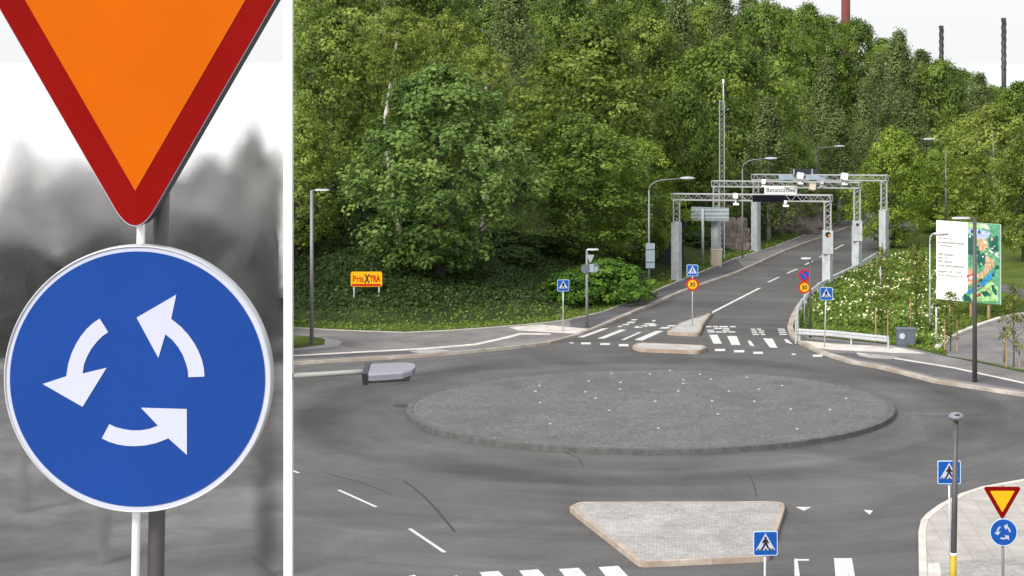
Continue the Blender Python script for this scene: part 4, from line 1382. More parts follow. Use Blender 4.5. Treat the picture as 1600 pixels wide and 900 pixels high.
def close_sign():
    Y = 4.68
    foot = Vector((P(212, 590, Y).x, Y, 12.4))
    t = thing('roundabout_sign', 'huge close roundabout sign, orange yield triangle over a blue disc with three white arrows', 'road sign', foot)
    c = P(213, 592, Y)
    sc = FPX / (Y * math.cos(PITCH) + (CAMH - c.z) * math.sin(PITCH))
    loc = lambda px, py: ((px - 213) / sc, c.z - foot.z - (py - 592) / sc)
    x, z = loc(216, 592); r = 209 / sc
    # leaning post
    b = MB()
    p0 = loc(221, 900); p1 = loc(229, 350)
    dx = (p1[0] - p0[0]) / (p1[1] - p0[1])
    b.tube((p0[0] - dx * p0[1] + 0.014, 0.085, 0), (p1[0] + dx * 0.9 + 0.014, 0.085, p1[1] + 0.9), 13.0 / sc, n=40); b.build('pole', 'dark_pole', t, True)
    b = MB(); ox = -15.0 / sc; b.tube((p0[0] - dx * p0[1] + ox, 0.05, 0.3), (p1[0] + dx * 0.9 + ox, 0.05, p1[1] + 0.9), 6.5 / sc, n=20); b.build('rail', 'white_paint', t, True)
    b = MB(); b.tube((p0[0] - dx * p0[1] + 0.014, 0.085, -0.0), (p0[0] - dx * p0[1] + 0.014, 0.085, 0.015), 0.11, n=24); b.build('base_plate', 'galv', t, True)
    # disc: folded rim, pale ring, blue field
    n = 160
    prof = [(r * 0.984, 0.002), (r * 0.989, -0.004), (r * 0.997, -0.003), (r, 0.006), (r, 0.034), (r * 0.93, 0.034), (r * 0.93, 0.012)]
    b = MB(); vs = []; fs = []
    for rr, y in prof: vs += [(x + rr * math.cos(2 * PI * i / n), y, z + rr * math.sin(2 * PI * i / n)) for i in range(n)]
    for k in range(len(prof) - 1):
        for i in range(n): fs.append((k * n + i, k * n + (i + 1) % n, (k + 1) * n + (i + 1) % n, (k + 1) * n + i))
    b.add(vs, fs)
    disc = b.build('direction_disc', 'galv', t, True)
    b = MB(); b.plate(circ(x, z, r * 0.985, n), 0.0, 0.01); b.build('white_ring', 'sign_white', disc)
    b = MB(); b.plate(circ(x, z, r * 0.953, n), -0.002, 0.002); b.build('blue_field', 'blue', disc)
    arrows(disc, *loc(213, 590), 210 / sc, -0.0022)
    # yield triangle
    xt, zt = loc(212, 381); sd = 660 / sc
    out = rounded(tri(xt, zt, sd), 0.052, 14)
    b = MB(); b.plate(out, 0.0, 0.058); yp = b.build('yield_plate', 'char', t)
    cx = xt; cz = zt + sd * math.sqrt(3) / 3
    shr = lambda k: [(cx + (a - cx) * k, cz + (e - cz) * k) for a, e in out]
    b = MB(); b.plate(shr(0.999), -0.0016, 0.0005); b.build('pale_edge', 'sign_white', yp)
    b = MB(); b.plate(shr(0.994), -0.003, -0.0012); b.build('red_border', 'red', yp)
    xi, zi = loc(213, 298)
    sd2 = sd - (zi - zt) * 2 * math.sqrt(3) * 0.5 * 1.16
    b = MB(); b.plate(tri(xi, zi, sd2 * 1.0), -0.0045, -0.0025); b.build('orange_field', 'orange', yp)
    # clamps that hold the plates to the post
    for pyc in (470, 720, 100):
        xx, zz = loc(225, pyc)
        b = MB(); b.box((xx + 0.01, 0.062, zz), (0.08, 0.02, 0.035)); b.build('clamp', 'galv', t)


close_sign()
b = MB(); b.box((0, -0.6, 6.2), (16, 12.4, 12.4))
struct(b.build('roof_terrace', 'concrete'))


# ------------------------------------------------------------------ street lamps
def lamp(base, top, style, label, arm=1.0, pole_m='lamp_grey', r=0.07, side=1, Y=None, lean=0.0, head=0.6):
    f = G(base[0], base[1], ZP) if Y is None else None
    if Y is not None:
        q = P(base[0], 300, Y); f = Vector((q.x, Y, tz(q.x, Y)))
    t = thing('street_lamp', label, 'street lamp', f, 0, 'street lamps around the roundabout and up the hill road')
    h = P(base[0], top, f.y).z - f.z
    if style == 'straight':
        b = MB(); b.tube((0, 0, -0.2), (lean, 0, h), r, r * 0.75, 12); b.build('pole', pole_m, t, True)
        b = MB(); b.tube((lean, 0, h - 0.03), (lean + side * arm, 0, h + 0.01), 0.03, n=8); b.build('arm', pole_m, t, True)
        b = MB()
        x = lean + side * arm
        pr = [(-0.2 * head, 0.10), (0.0, 0.15), (0.35 * head, 0.19), (0.75 * head, 0.17), (head, 0.08)]
        vs = []; fs = []
        for u, wd in pr:
            hz = 0.05 if u < head * 0.9 else 0.03
            vs += [(x + side * u, -wd, h - 0.02), (x + side * u, -wd * 0.7, h + hz), (x + side * u, wd * 0.7, h + hz), (x + side * u, wd, h - 0.02)]
        for i in range(len(pr) - 1):
            for j in range(4): fs.append((4 * i + j, 4 * i + (j + 1) % 4, 4 * i + 4 + (j + 1) % 4, 4 * i + 4 + j))
        fs += [(3, 2, 1, 0), tuple(range(4 * len(pr) - 4, 4 * len(pr)))]
        b.add(vs, fs); b.build('lamp_head', 'lamp_white', t)
    else:
        b = MB(); b.tube((0, 0, -0.2), (0, 0, h * 0.9), r, r * 0.6, 12)
        b.build('pole', pole_m, t, True)
        pts = [(0, 0, h * 0.9)]
        for i in range(1, 7):
            u = i / 6 * PI / 2
            pts.append((side * 0.55 * arm * (1 - math.cos(u)), 0, h * 0.9 + h * 0.09 * math.sin(u)))
        pts.append((side * arm, 0, h))
        b = MB(); b.path(pts, 0.035, 8); b.build('arm', pole_m, t, True)
        b = MB(); x = side * arm
        pr = [(-0.05, 0.05), (0.1, 0.12), (0.4, 0.17), (0.75, 0.13), (0.85, 0.03)]
        vs = []; fs = []; n = 10
        for u, wd in pr:
            vs += [(x + side * u, math.cos(2 * PI * i / n) * wd, h + 0.02 + math.sin(2 * PI * i / n) * wd * 0.6) for i in range(n)]
        for k in range(len(pr) - 1):
            for i in range(n): fs.append((k * n + i, k * n + (i + 1) % n, (k + 1) * n + (i + 1) % n, (k + 1) * n + i))
        fs += [tuple(range(n)), tuple(range((len(pr) - 1) * n, len(pr) * n))]
        b.add(vs, fs); b.build('lamp_head', 'lamp_white', t, True)
    return t, f, h


lamp((487, 541), 297, 'straight', 'tall grey street lamp on the small grass patch at the left of the wood', 0.3, r=0.10, head=0.55)
tb, fb, hb_ = lamp((917, 511), 390, 'straight', 'low grey lamp with sign backs on it left of the hill road', 0.12, r=0.08, head=0.5)
lamp((1014, 457), 279, 'curved', 'curved arm lamp over the left footway with a grey panel on its pole', 1.9, r=0.08)
lamp((1160, 403), 248, 'curved', 'thin curved arm lamp left of the third gantry', 1.6, r=0.07)
lamp((1275, 357), 229, 'curved', 'farthest curved arm lamp seen behind the right half of the gantries', 1.5, r=0.08)
lamp((1478, 300), 218, 'curved', 'small curved lamp half hidden in the trees above the billboard', 0.9, r=0.10, side=-1, Y=158)
lamp((1266, 527), 404, 'straight', 'low dark lamp beside the no parking disc at the right kerb', 0.05, 'dark_pole', 0.065, side=-1, head=0.42)
lamp((1523, 597), 341, 'straight', 'tall dark street lamp standing in front of the billboard', 0.35, 'dark_pole', 0.11, side=-1, head=0.65)
lamp((1453, 515), 366, 'curved', 'slim pale bent lamp post at the left edge of the billboard', 0.15, 'galv_pale', 0.06)


def near_lamp():
    f = G(1488.5, 946, ZP)
    t = thing('street_lamp', 'near dark lamp post with small round grey head and yellow band at the lower right', 'street lamp', f, 0, 'street lamps around the roundabout and up the hill road')
    h = P(1494, 652, f.y).z - f.z; lx = P(1494, 652, f.y).x - f.x
    b = MB(); b.tube((0, 0, -0.1), (lx, 0, h), 0.085, 0.068, 16); b.build('pole', 'dark_pole', t, True)
    z0 = P(1489, 900, f.y).z - f.z; z1 = P(1489, 868, f.y).z - f.z
    x0 = lx * z0 / h
    b = MB(); b.tube((lx * (z0 - 0.5) / h, 0, z0 - 0.5), (lx * z1 / h, 0, z1), 0.09, 0.088, 16); b.build('yellow_band', 'band_yellow', t, True)
    b = MB(); b.tube((lx * z1 / h, 0, z1), (lx * z1 / h, 0, z1 + 0.07), 0.09, 0.089, 16); b.build('white_band', 'white_paint', t, True)
    n = 24; prof = [(0.07, -0.10), (0.17, -0.035), (0.205, 0.0), (0.20, 0.05), (0.14, 0.10), (0.05, 0.13), (0.0, 0.135)]
    b = MB(); vs = []; fs = []
    for r, z in prof: vs += [(lx + r * math.cos(2 * PI * i / n), r * 1.3 * math.sin(2 * PI * i / n), h + z) for i in range(n)]
    for k in range(len(prof) - 1):
        for i in range(n): fs.append((k * n + i, k * n + (i + 1) % n, (k + 1) * n + (i + 1) % n, (k + 1) * n + i))
    fs.append(tuple(reversed(range(n)))); b.add(vs, fs); hd = b.build('lamp_head', 'lamp_lav', t, True)
    b = MB(); b.tube((lx, 0, h - 0.05), (lx, 0, h - 0.02), 0.16, 0.2, 24); b.build('underside', 'char', hd)
    b = MB(); b.box((lx, -0.16, h + 0.085), (0.12, 0.12, 0.05)); b.build('sensor', 'char', hd)


near_lamp()


def divider_mast():
    Y = 27.0
    x = P(450.7, 580, Y).x
    t = thing('street_lamp', 'tall white divider built as a square mast, with a flat grey lamp on a side arm', 'street lamp', (x, Y, 0))
    sc = FPX / (Y * math.cos(PITCH) + 5 * math.sin(PITCH))
    hw = 6.6 / sc
    b = MB(); b.box((0, 0, 8.6), (hw * 2, hw * 2, 17.2)); b.build('pole', 'white_paint', t)  # white dividing strip between park and roundabout, added in the shape of a mast
    a0 = P(455, 587.5, Y); a1 = P(580, 580, Y); o = Vector((x, Y, 0))
    b = MB(); b.path([a0 - o, P(500, 585, Y) - o, P(540, 582.3, Y) - o, a1 - o], [0.037, 0.035, 0.033, 0.033], 12); b.build('arm', 'arm_grey', t, True)
    # flat trapezoid head, tipped a little towards the road
    L = [(575, 575.5, -0.16), (582, 572.5, 0.16), (637, 569, 0.16), (650, 578.5, 0.05), (648, 583, -0.06), (578, 589, -0.16)]
    b = MB()
    h0 = P(577, 580, Y) - o; 
    ln = 72 / sc
    prof = [(0.0, 0.19, 0.10), (0.05, 0.20, 0.12), (ln * 0.75, 0.19, 0.10), (ln * 0.95, 0.12, 0.075), (ln, 0.06, 0.06)]
    vs = []; fs = []
    for u, wd, th in prof:
        vs += [(u, -wd, -th * 0.5), (u, -wd * 0.95, 0.015), (u, -wd * 0.82, 0.035), (u, wd * 0.82, 0.035), (u, wd * 0.95, 0.015), (u, wd, -th * 0.5)]
    for i in range(len(prof) - 1):
        for j in range(6): fs.append((6 * i + j, 6 * i + (j + 1) % 6, 6 * i + 6 + (j + 1) % 6, 6 * i + 6 + j))
    fs += [(5, 4, 3, 2, 1, 0), tuple(range(6 * len(prof) - 6, 6 * len(prof)))]
    b.add(vs, fs); hd = b.build('lamp_head', 'lamp_lav', t)
    hd.location = h0 + Vector((0, 0, 0.0)); hd.rotation_euler = (R(14), R(-3), 0)
    b = MB()
    b.box((ln * 0.46, -0.01, -0.07), (ln * 0.88, 0.385, 0.03)); b.box((-0.035, -0.01, -0.03), (0.07, 0.38, 0.16))
    o2 = b.build('lamp_tray', 'char', hd)


divider_mast()


# things fixed to lamp poles
def back_plate(name, label, px0, px1, py0, py1, Y, m, cat, shape='rect', group=None, ribs=0):
    a = P(px0, py0, Y); c = P(px1, py1, Y)
    t = thing(name, label, cat, ((a.x + c.x) / 2, Y, c.z), 0, group)
    hw = (c.x - a.x) / 2; H = a.z - c.z
    b = MB()
    if shape == 'rect': b.plate(rounded([(-hw, 0), (hw, 0), (hw, H), (-hw, H)], 0.04), -0.01, 0.02)
    elif shape == 'tri': b.plate(rounded([(0, 0), (hw, H), (-hw, H)], 0.05), -0.01, 0.02)
    else: b.plate(circ(0, H / 2, H / 2, 32), -0.01, 0.02)
    b.build('plate', m, t)
    if ribs:
        b = MB()
        for i in range(ribs): b.box((0, -0.025, H * (i + 0.5) / ribs), (hw * 1.96, 0.03, 0.05))
        b.build('rail', 'slate', t)
    return t


back_plate('yield_sign', 'back of a grey yield triangle on the low lamp left of the hill road', 916, 929, 398, 412, fb.y - 0.11, 'sign_back', 'road sign', 'tri')
back_plate('round_sign', 'dark round sign back on the left side of the low lamp', 908, 921, 413, 427, fb.y - 0.12, 'slate', 'road sign', 'disc')
t = back_plate('direction_sign', 'dark round sign back with a pale square plate right of the low lamp', 921, 936, 411, 426, fb.y - 0.10, 'slate', 'road sign', 'disc')
b = MB(); b.plate([(-0.25, 0.02), (-0.02, 0.02), (-0.02, 0.45), (-0.25, 0.45)], -0.02, -0.012); b.plate([(0.02, 0.05), (0.18, 0.05), (0.18, 0.3), (0.02, 0.3)], -0.02, -0.012); b.build('small_plate', 'sign_back', t)
fc = G(1014, 457, ZP)
back_plate('info_panel', 'tall grey panel back on the pole of the curved lamp', 1009, 1023, 380, 419, fc.y - 0.13, 'sign_back', 'sign', ribs=2)


def big_back():
    f = G(1098, 414, 0.14)
    t = thing('direction_sign', 'wide grey ribbed back of a direction sign on a single post between gantry columns', 'road sign', f)
    z = lambda py: P(1098, py, f.y).z - f.z
    X = lambda px: P(px, 335, f.y).x - f.x
    b = MB(); b.tube((0, 0, -0.2), (0, 0, z(326)), 0.09, n=12); b.build('post', 'galv_pale', t, True)
    b = MB(); b.plate([(X(1080), z(345)), (X(1139), z(346)), (X(1139), z(325)), (X(1080), z(323))], 0.10, 0.14); b.build('plate', 'sign_back', t)
    b = MB()
    for py in (328.5, 334.5, 340.5): b.box(((X(1080) + X(1139)) / 2, 0.085, z(py)), (X(1139) - X(1080), 0.03, 0.10))
    b.build('rail', 'galv_pale', t)


big_back()


def box_cabinet(name, label, px0, px1, py0, py1, m, cat, dep=0.8, base=None, lid=True):
    f = base or G((px0 + px1) / 2, py1, 0.14)
    t = thing(name, label, cat, f)
    sc = scale_at(f.y); wd = (px1 - px0) / sc; h = (py1 - py0) / sc
    b = MB(); b.bbox((0, dep / 2, h / 2 - 0.05), (wd, dep, h), 0.03); bd = b.build('body', m, t)
    b = MB(); b.box((0, dep / 2, h - 0.02), (wd + 0.08, dep + 0.08, 0.06)); b.build('lid', m, t)
    b = MB()
    b.plate([(-wd * 0.46, 0.06), (-wd * 0.01, 0.06), (-wd * 0.01, h * 0.92), (-wd * 0.46, h * 0.92)], -0.02, 0.004)
    b.plate([(wd * 0.01, 0.06), (wd * 0.46, 0.06), (wd * 0.46, h * 0.92), (wd * 0.01, h * 0.92)], -0.02, 0.004)
    b.build('door', m, t)
    return t


box_cabinet('utility_cabinet', 'large dark green cabinet behind the left column of the nearest gantry', 1030, 1069, 378, 417, 'dark_green', 'cabinet', 1.0, GT(1049, 417))
box_cabinet('control_cabinet', 'beige box at the foot of the left column of the middle gantry', 1111, 1128, 387, 413, 'beige', 'cabinet', 0.4, G(1119.5, 416, 0.14))
bx = box_cabinet('mesh_box', 'low grey box with a pale patch between flower bank and right footway', 1402, 1431, 514, 541, 'slate', 'box', 0.6, G(1416, 541, 0.14))
b = MB(); b.plate(circ(-0.2, 0.5, 0.14, 20), -0.03, -0.021); b.build('pale_patch', 'sign_white', bx)


# price sign
def price_sign():
    Y = 112.6
    a = P(553, 486, Y); z0 = tz(a.x, Y)
    c = P(572.5, 436, Y)
    t = thing('shop_sign', 'yellow and red board reading PrisXTRA on two pale legs in front of the wood', 'sign', (c.x, Y, z0))
    sc = scale_at(Y)
    hw = 24.5 / sc; zt = P(572, 424.5, Y).z - z0; zb = P(572, 448, Y).z - z0
    for px in (553, 592):
        b = MB(); x = P(px, 480, Y).x - c.x; b.tube((x, 0.08, -0.4), (x, 0.08, zt - 0.1), 0.05, n=10); b.build('leg', 'galv_pale', t, True)
    b = MB(); b.plate(rounded([(-hw, zb), (hw, zb), (hw, zt), (-hw, zt)], 0.12), 0.0, 0.05); bd = b.build('board', 'yellow', t)
    zm = (zt + zb) / 2
    b = MB(); b.plate(rounded([(-hw * 0.93, zb + 0.03), (hw * 0.93, zb + 0.03), (hw * 0.93, zb + 0.15), (-hw * 0.93, zb + 0.15)], 0.03), -0.004, 0.001); b.build('red_strip', 'bright_red', bd)
    text_part('Pris', 'bright_red', bd, -hw * 0.52, zm + 0.02, hw * 0.70, 0.36, -0.005, bold=0.02)
    text_part('TRA', 'bright_red', bd, hw * 0.55, zm + 0.03, hw * 0.70, 0.36, -0.005, bold=0.045)
    text_part('X', 'black', bd, hw * 0.04, zm + 0.03, hw * 0.36, 0.50, -0.007, bold=0.04)


price_sign()


# ------------------------------------------------------------------ toll gantries
def truss(b, p, q, wd, r, bay, n=5):
    """square lattice member between two points"""
    p = Vector(p); q = Vector(q); d = (q - p); L = d.length; d.normalize()
    s = Vector((0, 0, 1)) if abs(d.z) < 0.7 else Vector((0, 1, 0))
    u = d.cross(s).normalized() * (wd / 2); v = d.cross(u).normalized() * (wd / 2)
    cs = [u + v, u - v, -u - v, -u + v]
    for c in cs: b.tube(p + c, q + c, r, n=n)
    k = max(2, round(L / bay))
    for i in range(k):
        a = p + d * (L * i / k); e = p + d * (L * (i + 1) / k)
        for j in range(4):
            c0, c1 = cs[j], cs[(j + 1) % 4]
            if (i + j) % 2: c0, c1 = c1, c0
            b.tube(a + c0, e + c1, r * 0.42, n=4, caps=False)
    for e in (p, q):
        for j in range(4): b.tube(e + cs[j], e + cs[(j + 1) % 4], r * 0.8, n=4)


def gantry(lb, rb, topL, topR, solidL, solidR, label, cw=0.5, extra=None):
    a = G(lb[0], lb[1], 0.14); c = G(rb[0], rb[1], 0.14)
    t = thing('toll_gantry', label, 'toll gantry', a, 0, 'three steel toll gantries across the hill road')
    zL = P(lb[0], topL, a.y).z - a.z; zR = P(rb[0], topR, c.y).z - a.z
    v = c - a; ux = Vector((v.x, v.y, 0)); rz = math.atan2(v.y, v.x)
    bm_ = 0.46
    for pos, sol, zt, px in ((Vector((0, 0, 0)), P(lb[0], solidL, a.y).z - a.z, zL, lb), (ux, P(rb[0], solidR, c.y).z - a.z, zR, rb)):
        b = MB(); b.box((pos.x, pos.y, sol / 2 - 0.05), (cw * 1.02, cw, sol + 0.1), rz); col = b.build('column', 'galv_pale', t)
        b = MB(); b.box((pos.x, pos.y, 0.02), (cw * 1.5, cw * 1.5, 0.08), rz); b.build('foot', 'concrete', col)
        b = MB(); truss(b, pos + Vector((0, 0, sol)), pos + Vector((0, 0, zt - bm_)), cw * 0.78, 0.046, 0.36); b.build('column_lattice', 'lattice', t)
    b = MB(); e = ux.normalized() * (cw / 2)
    truss(b, Vector((0, 0, zL - bm_ / 2)) - e, ux + Vector((0, 0, zR - bm_ / 2)) + e, bm_ * 0.82, 0.042, 0.36); b.build('beam', 'lattice', t)
    return t, a, ux, zL, zR


g1, a1, u1, z1L, z1R = gantry((1057, 438), (1293, 450), 302, 304, 347, 396, 'nearest toll gantry with the wide black display on its beam')
g2, a2, u2, z2L, z2R = gantry((1119, 412), (1339, 426), 282, 284, 345, 353, 'middle toll gantry carrying the white Betalstation board')
g3, a3, u3, z3L, z3R = gantry((1181, 392), (1381, 404), 272, 273, 313, 328, 'farthest and tallest standing toll gantry with blue grey panels on its beam')
# parts of the gantries' columns: grey housing boxes near the right feet
for g, a, u, py0, py1, px in ((g1, a1, u1, 360, 396, 1293), (g2, a2, u2, 345, 376, 1339)):
    Y = a.y + u.y
    zb, zt = P(px, py1, Y).z - a.z, P(px, py0, Y).z - a.z
    b = MB(); b.box((u.x, u.y - 0.05, (zb + zt) / 2), (0.62, 0.62, zt - zb)); hs = b.build('housing', 'galv_pale', g)
    b = MB(); b.plate(circ(u.x, zt - 0.22, 0.17 if g is g1 else 0.1, 24), u.y - 0.38, u.y - 0.355); b.build('dark_window', 'black', hs)
    if g is g1:
        b = MB(); b.plate(circ(u.x + 0.08, zt - 0.27, 0.07, 16), u.y - 0.39, u.y - 0.375); b.build('yellow_spot', 'yellow', hs)


def on_beam(a, u, px):
    """point of a gantry's line in photo column px"""
    best = min(range(1001), key=lambda i: abs(pxof(a.x + u.x * i / 1000, a.y + u.y * i / 1000) - px))
    # bearing at beam height
    k = best / 1000
    return Vector((a.x + u.x * k, a.y + u.y * k, 0))


def span_panel(name, label, a, u, px0, px1, py0, py1, m, cat, off=-0.28, dep=0.1, tilt=0.0):
    A = on_beam(a, u, px0); B = on_beam(a, u, px1)
    mid = (A + B) / 2; Y = mid.y + off
    L = (P(px1, py0, Y).x - P(px0, py0, Y).x)
    zt = P((px0 + px1) / 2, py0, Y).z; zb = P((px0 + px1) / 2, py1, Y).z
    xm = P((px0 + px1) / 2, (py0 + py1) / 2, Y).x
    t = thing(name, label, cat, (xm, Y, zb), math.atan2(u.y, u.x) * 0.0)
    h = zt - zb
    b = MB(); b.plate(rounded([(-L / 2, 0), (L / 2, 0), (L / 2, h), (-L / 2, h)], 0.03, 3), 0.0, dep); pl = b.build('panel', m, t)
    pl.rotation_euler = (tilt, 0, 0)
    b = MB()
    for s in (-0.35, 0.35): b.box((L * s, dep + abs(off) * 0.3, h * 0.5), (0.06, abs(off) * 0.6, h * 0.5))
    b.build('bracket', 'lattice', t)
    return t, L, h


span_panel('display_board', 'wide black message display across the nearest gantry', a1, u1, 1176, 1265, 305, 315.5, 'black_panel', 'display', -0.36, 0.16)
t, L, h = span_panel('toll_sign', 'white board reading Betalstation above the black display', a2, u2, 1194.5, 1245.5, 290.5, 303.5, 'white_paint', 'sign', -0.36, 0.08)
text_part('Betalstation', 'black', t, 0, h * 0.5, L * 0.88, h * 0.56, -0.006, bold=0.012)
span_panel('beam_panel', 'left blue grey panel on the farthest gantry beam', a3, u3, 1217, 1258, 272.5, 281, 'blue_grey', 'panel', -0.32, 0.06)
span_panel('beam_panel', 'right blue grey panel on the farthest gantry beam', a3, u3, 1259, 1292, 273, 281, 'blue_grey', 'panel', -0.32, 0.06)
t, L, h = span_panel('solar_panel', 'dark tilted panel standing on top of the farthest gantry', a3, u3, 1237, 1279, 264, 272.5, 'solar', 'panel', -0.05, 0.05)
b = MB()
for s in (-0.42, 0.26): b.box((L * s, -0.02, h * 0.5), (0.07, 0.02, h)); 
b.build('strut', 'galv_pale', t)


def toll_camera(a, u, px, py, py_arm, label, size=0.42, m='white_paint', hang=False):
    q = on_beam(a, u, px); Y = q.y - 0.3
    c = P(px, py, Y); e = P(px + 1, py_arm, Y)
    t = thing('toll_camera', label, 'camera', c, 0, 'cameras on the toll gantries')
    s = size
    b = MB(); b.bbox((0, 0, 0), (s, s * 1.5, s * 0.95), 0.06); hd = b.build('housing', m, t)
    hd.rotation_euler = (R(-12), R(8), 0)
    b = MB(); b.plate(circ(0, 0, s * 0.28, 16), s * 0.74, s * 0.78); b.build('lens', 'black', hd); b = MB(); b.box((0, 0.05 * s, s * 0.52), (s * 1.12, s * 1.7, 0.03)); b.build('sun_shield', m, hd)
    b = MB(); d = e - c
    b.tube((0, 0.05, 0), (d.x, 0.05, d.z), 0.045, n=8); b.box((d.x, 0.1, d.z), (0.36, 0.3, 0.12)); b.build('bracket', m, t)
    return t


toll_camera(a2, u2, 1250, 276, 286.5, 'white camera box on the beam right of the Betalstation board', 0.40)
toll_camera(a2, u2, 1319, 277, 287.5, 'white camera box near the right end of the middle gantry', 0.42)
toll_camera(a1, u1, 1149, 307, 319, 'white camera on a bent arm hanging left of the black display', 0.30)
toll_camera(a1, u1, 1227, 316.5, 321.5, 'small white camera hanging below the black display', 0.18)
toll_camera(a2, u2, 1193, 284.5, 291, 'white camera at the upper left corner of the Betalstation board', 0.28)
toll_camera(a2, u2, 1269, 293, 288, 'flat beige unit on the middle gantry right of the Betalstation board', 0.42, 'beige')
toll_camera(a2, u2, 1284, 286, 291, 'small grey camera right of the beige unit', 0.24, 'lamp_white')

# lattice mast
f = G(1128, 404, 0.14)
t = thing('lattice_mast', 'tall thin lattice radio mast with a pale tip beside the middle gantry', 'mast', f)
zt = P(1128, 158, f.y).z - f.z
b = MB(); truss(b, (0, 0, -0.2), (0, 0, zt), 0.34, 0.028, 0.36); b.build('lattice', 'lattice', t)
b = MB(); z2 = P(1128, 126, f.y).z - f.z; b.tube((0.1, 0, zt - 0.8), (0.1, 0, z2 - 0.2), 0.055, 0.04, 8); m_ = b.build('tip', 'galv_pale', t, True)
b = MB(); b.tube((0.1, 0, z2 - 0.2), (0.1, 0, z2 + 0.1), 0.075, n=8); b.build('antenna', 'white_paint', m_)


# ------------------------------------------------------------------ crash barriers
def barrier(px, label, closed=True, h=0.62, wd=0.28):
    pts = [G(a, b_, 0.14) for a, b_ in px]
    o = pts[0].copy()
    t = thing('crash_barrier', label, 'crash barrier', o)
    loc = [p - o for p in pts]
    dens = []
    for i in range(len(loc) - 1):
        k = max(1, int((loc[i + 1] - loc[i]).length / 0.8))
        dens += [loc[i].lerp(loc[i + 1], j / k) for j in range(k)]
    dens.append(loc[-1])
    prof = [(0.0, h), (-0.05, h - 0.04), (-0.05, h - 0.10), (0.0, h - 0.135), (0.0, h - 0.165), (-0.05, h - 0.2), (-0.05, h - 0.26), (0.0, h - 0.30), (0.03, h - 0.3), (0.03, h)]
    vs = []; fs = []; n = len(prof)
    for i, p in enumerate(dens):
        tv = (dens[min(i + 1, len(dens) - 1)] - dens[max(i - 1, 0)]).normalized()
        nn = Vector((-tv.y, tv.x, 0))
        if nn.y > 0 and abs(nn.y) > abs(nn.x): nn = nn
        for a, z in prof: vs.append(p + nn * a + Vector((0, 0, z)))
    for i in range(len(dens) - 1):
        for j in range(n): fs.append((i * n + j, (i + 1) * n + j, (i + 1) * n + (j + 1) % n, i * n + (j + 1) % n))
    fs += [tuple(range(n)), tuple(reversed(range((len(dens) - 1) * n, len(dens) * n)))]
    b = MB(); b.add(vs, fs); b.build('rail', 'galv', t)
    acc = 0; last = -9
    for i in range(len(dens)):
        if i: acc += (dens[i] - dens[i - 1]).length
        if acc - last >= 2.0:
            last = acc
            tv = (dens[min(i + 1, len(dens) - 1)] - dens[max(i - 1, 0)]).normalized(); nn = Vector((-tv.y, tv.x, 0))
            b = MB(); q = dens[i] + nn * 0.09; b.box((q.x, q.y, h / 2 - 0.12), (0.08, 0.1, h + 0.2)); b.build('post', 'galv', t)
    return t


barrier([(1248, 533), (1300, 536), (1386, 545)], 'low grey crash barrier running level in front of the flower bank')
barrier([(1246, 533), (1246, 500), (1252, 487), (1262, 474), (1280, 458), (1302, 446), (1337, 429), (1372, 407)], 'grey crash barrier curving up along the right kerb of the hill road')


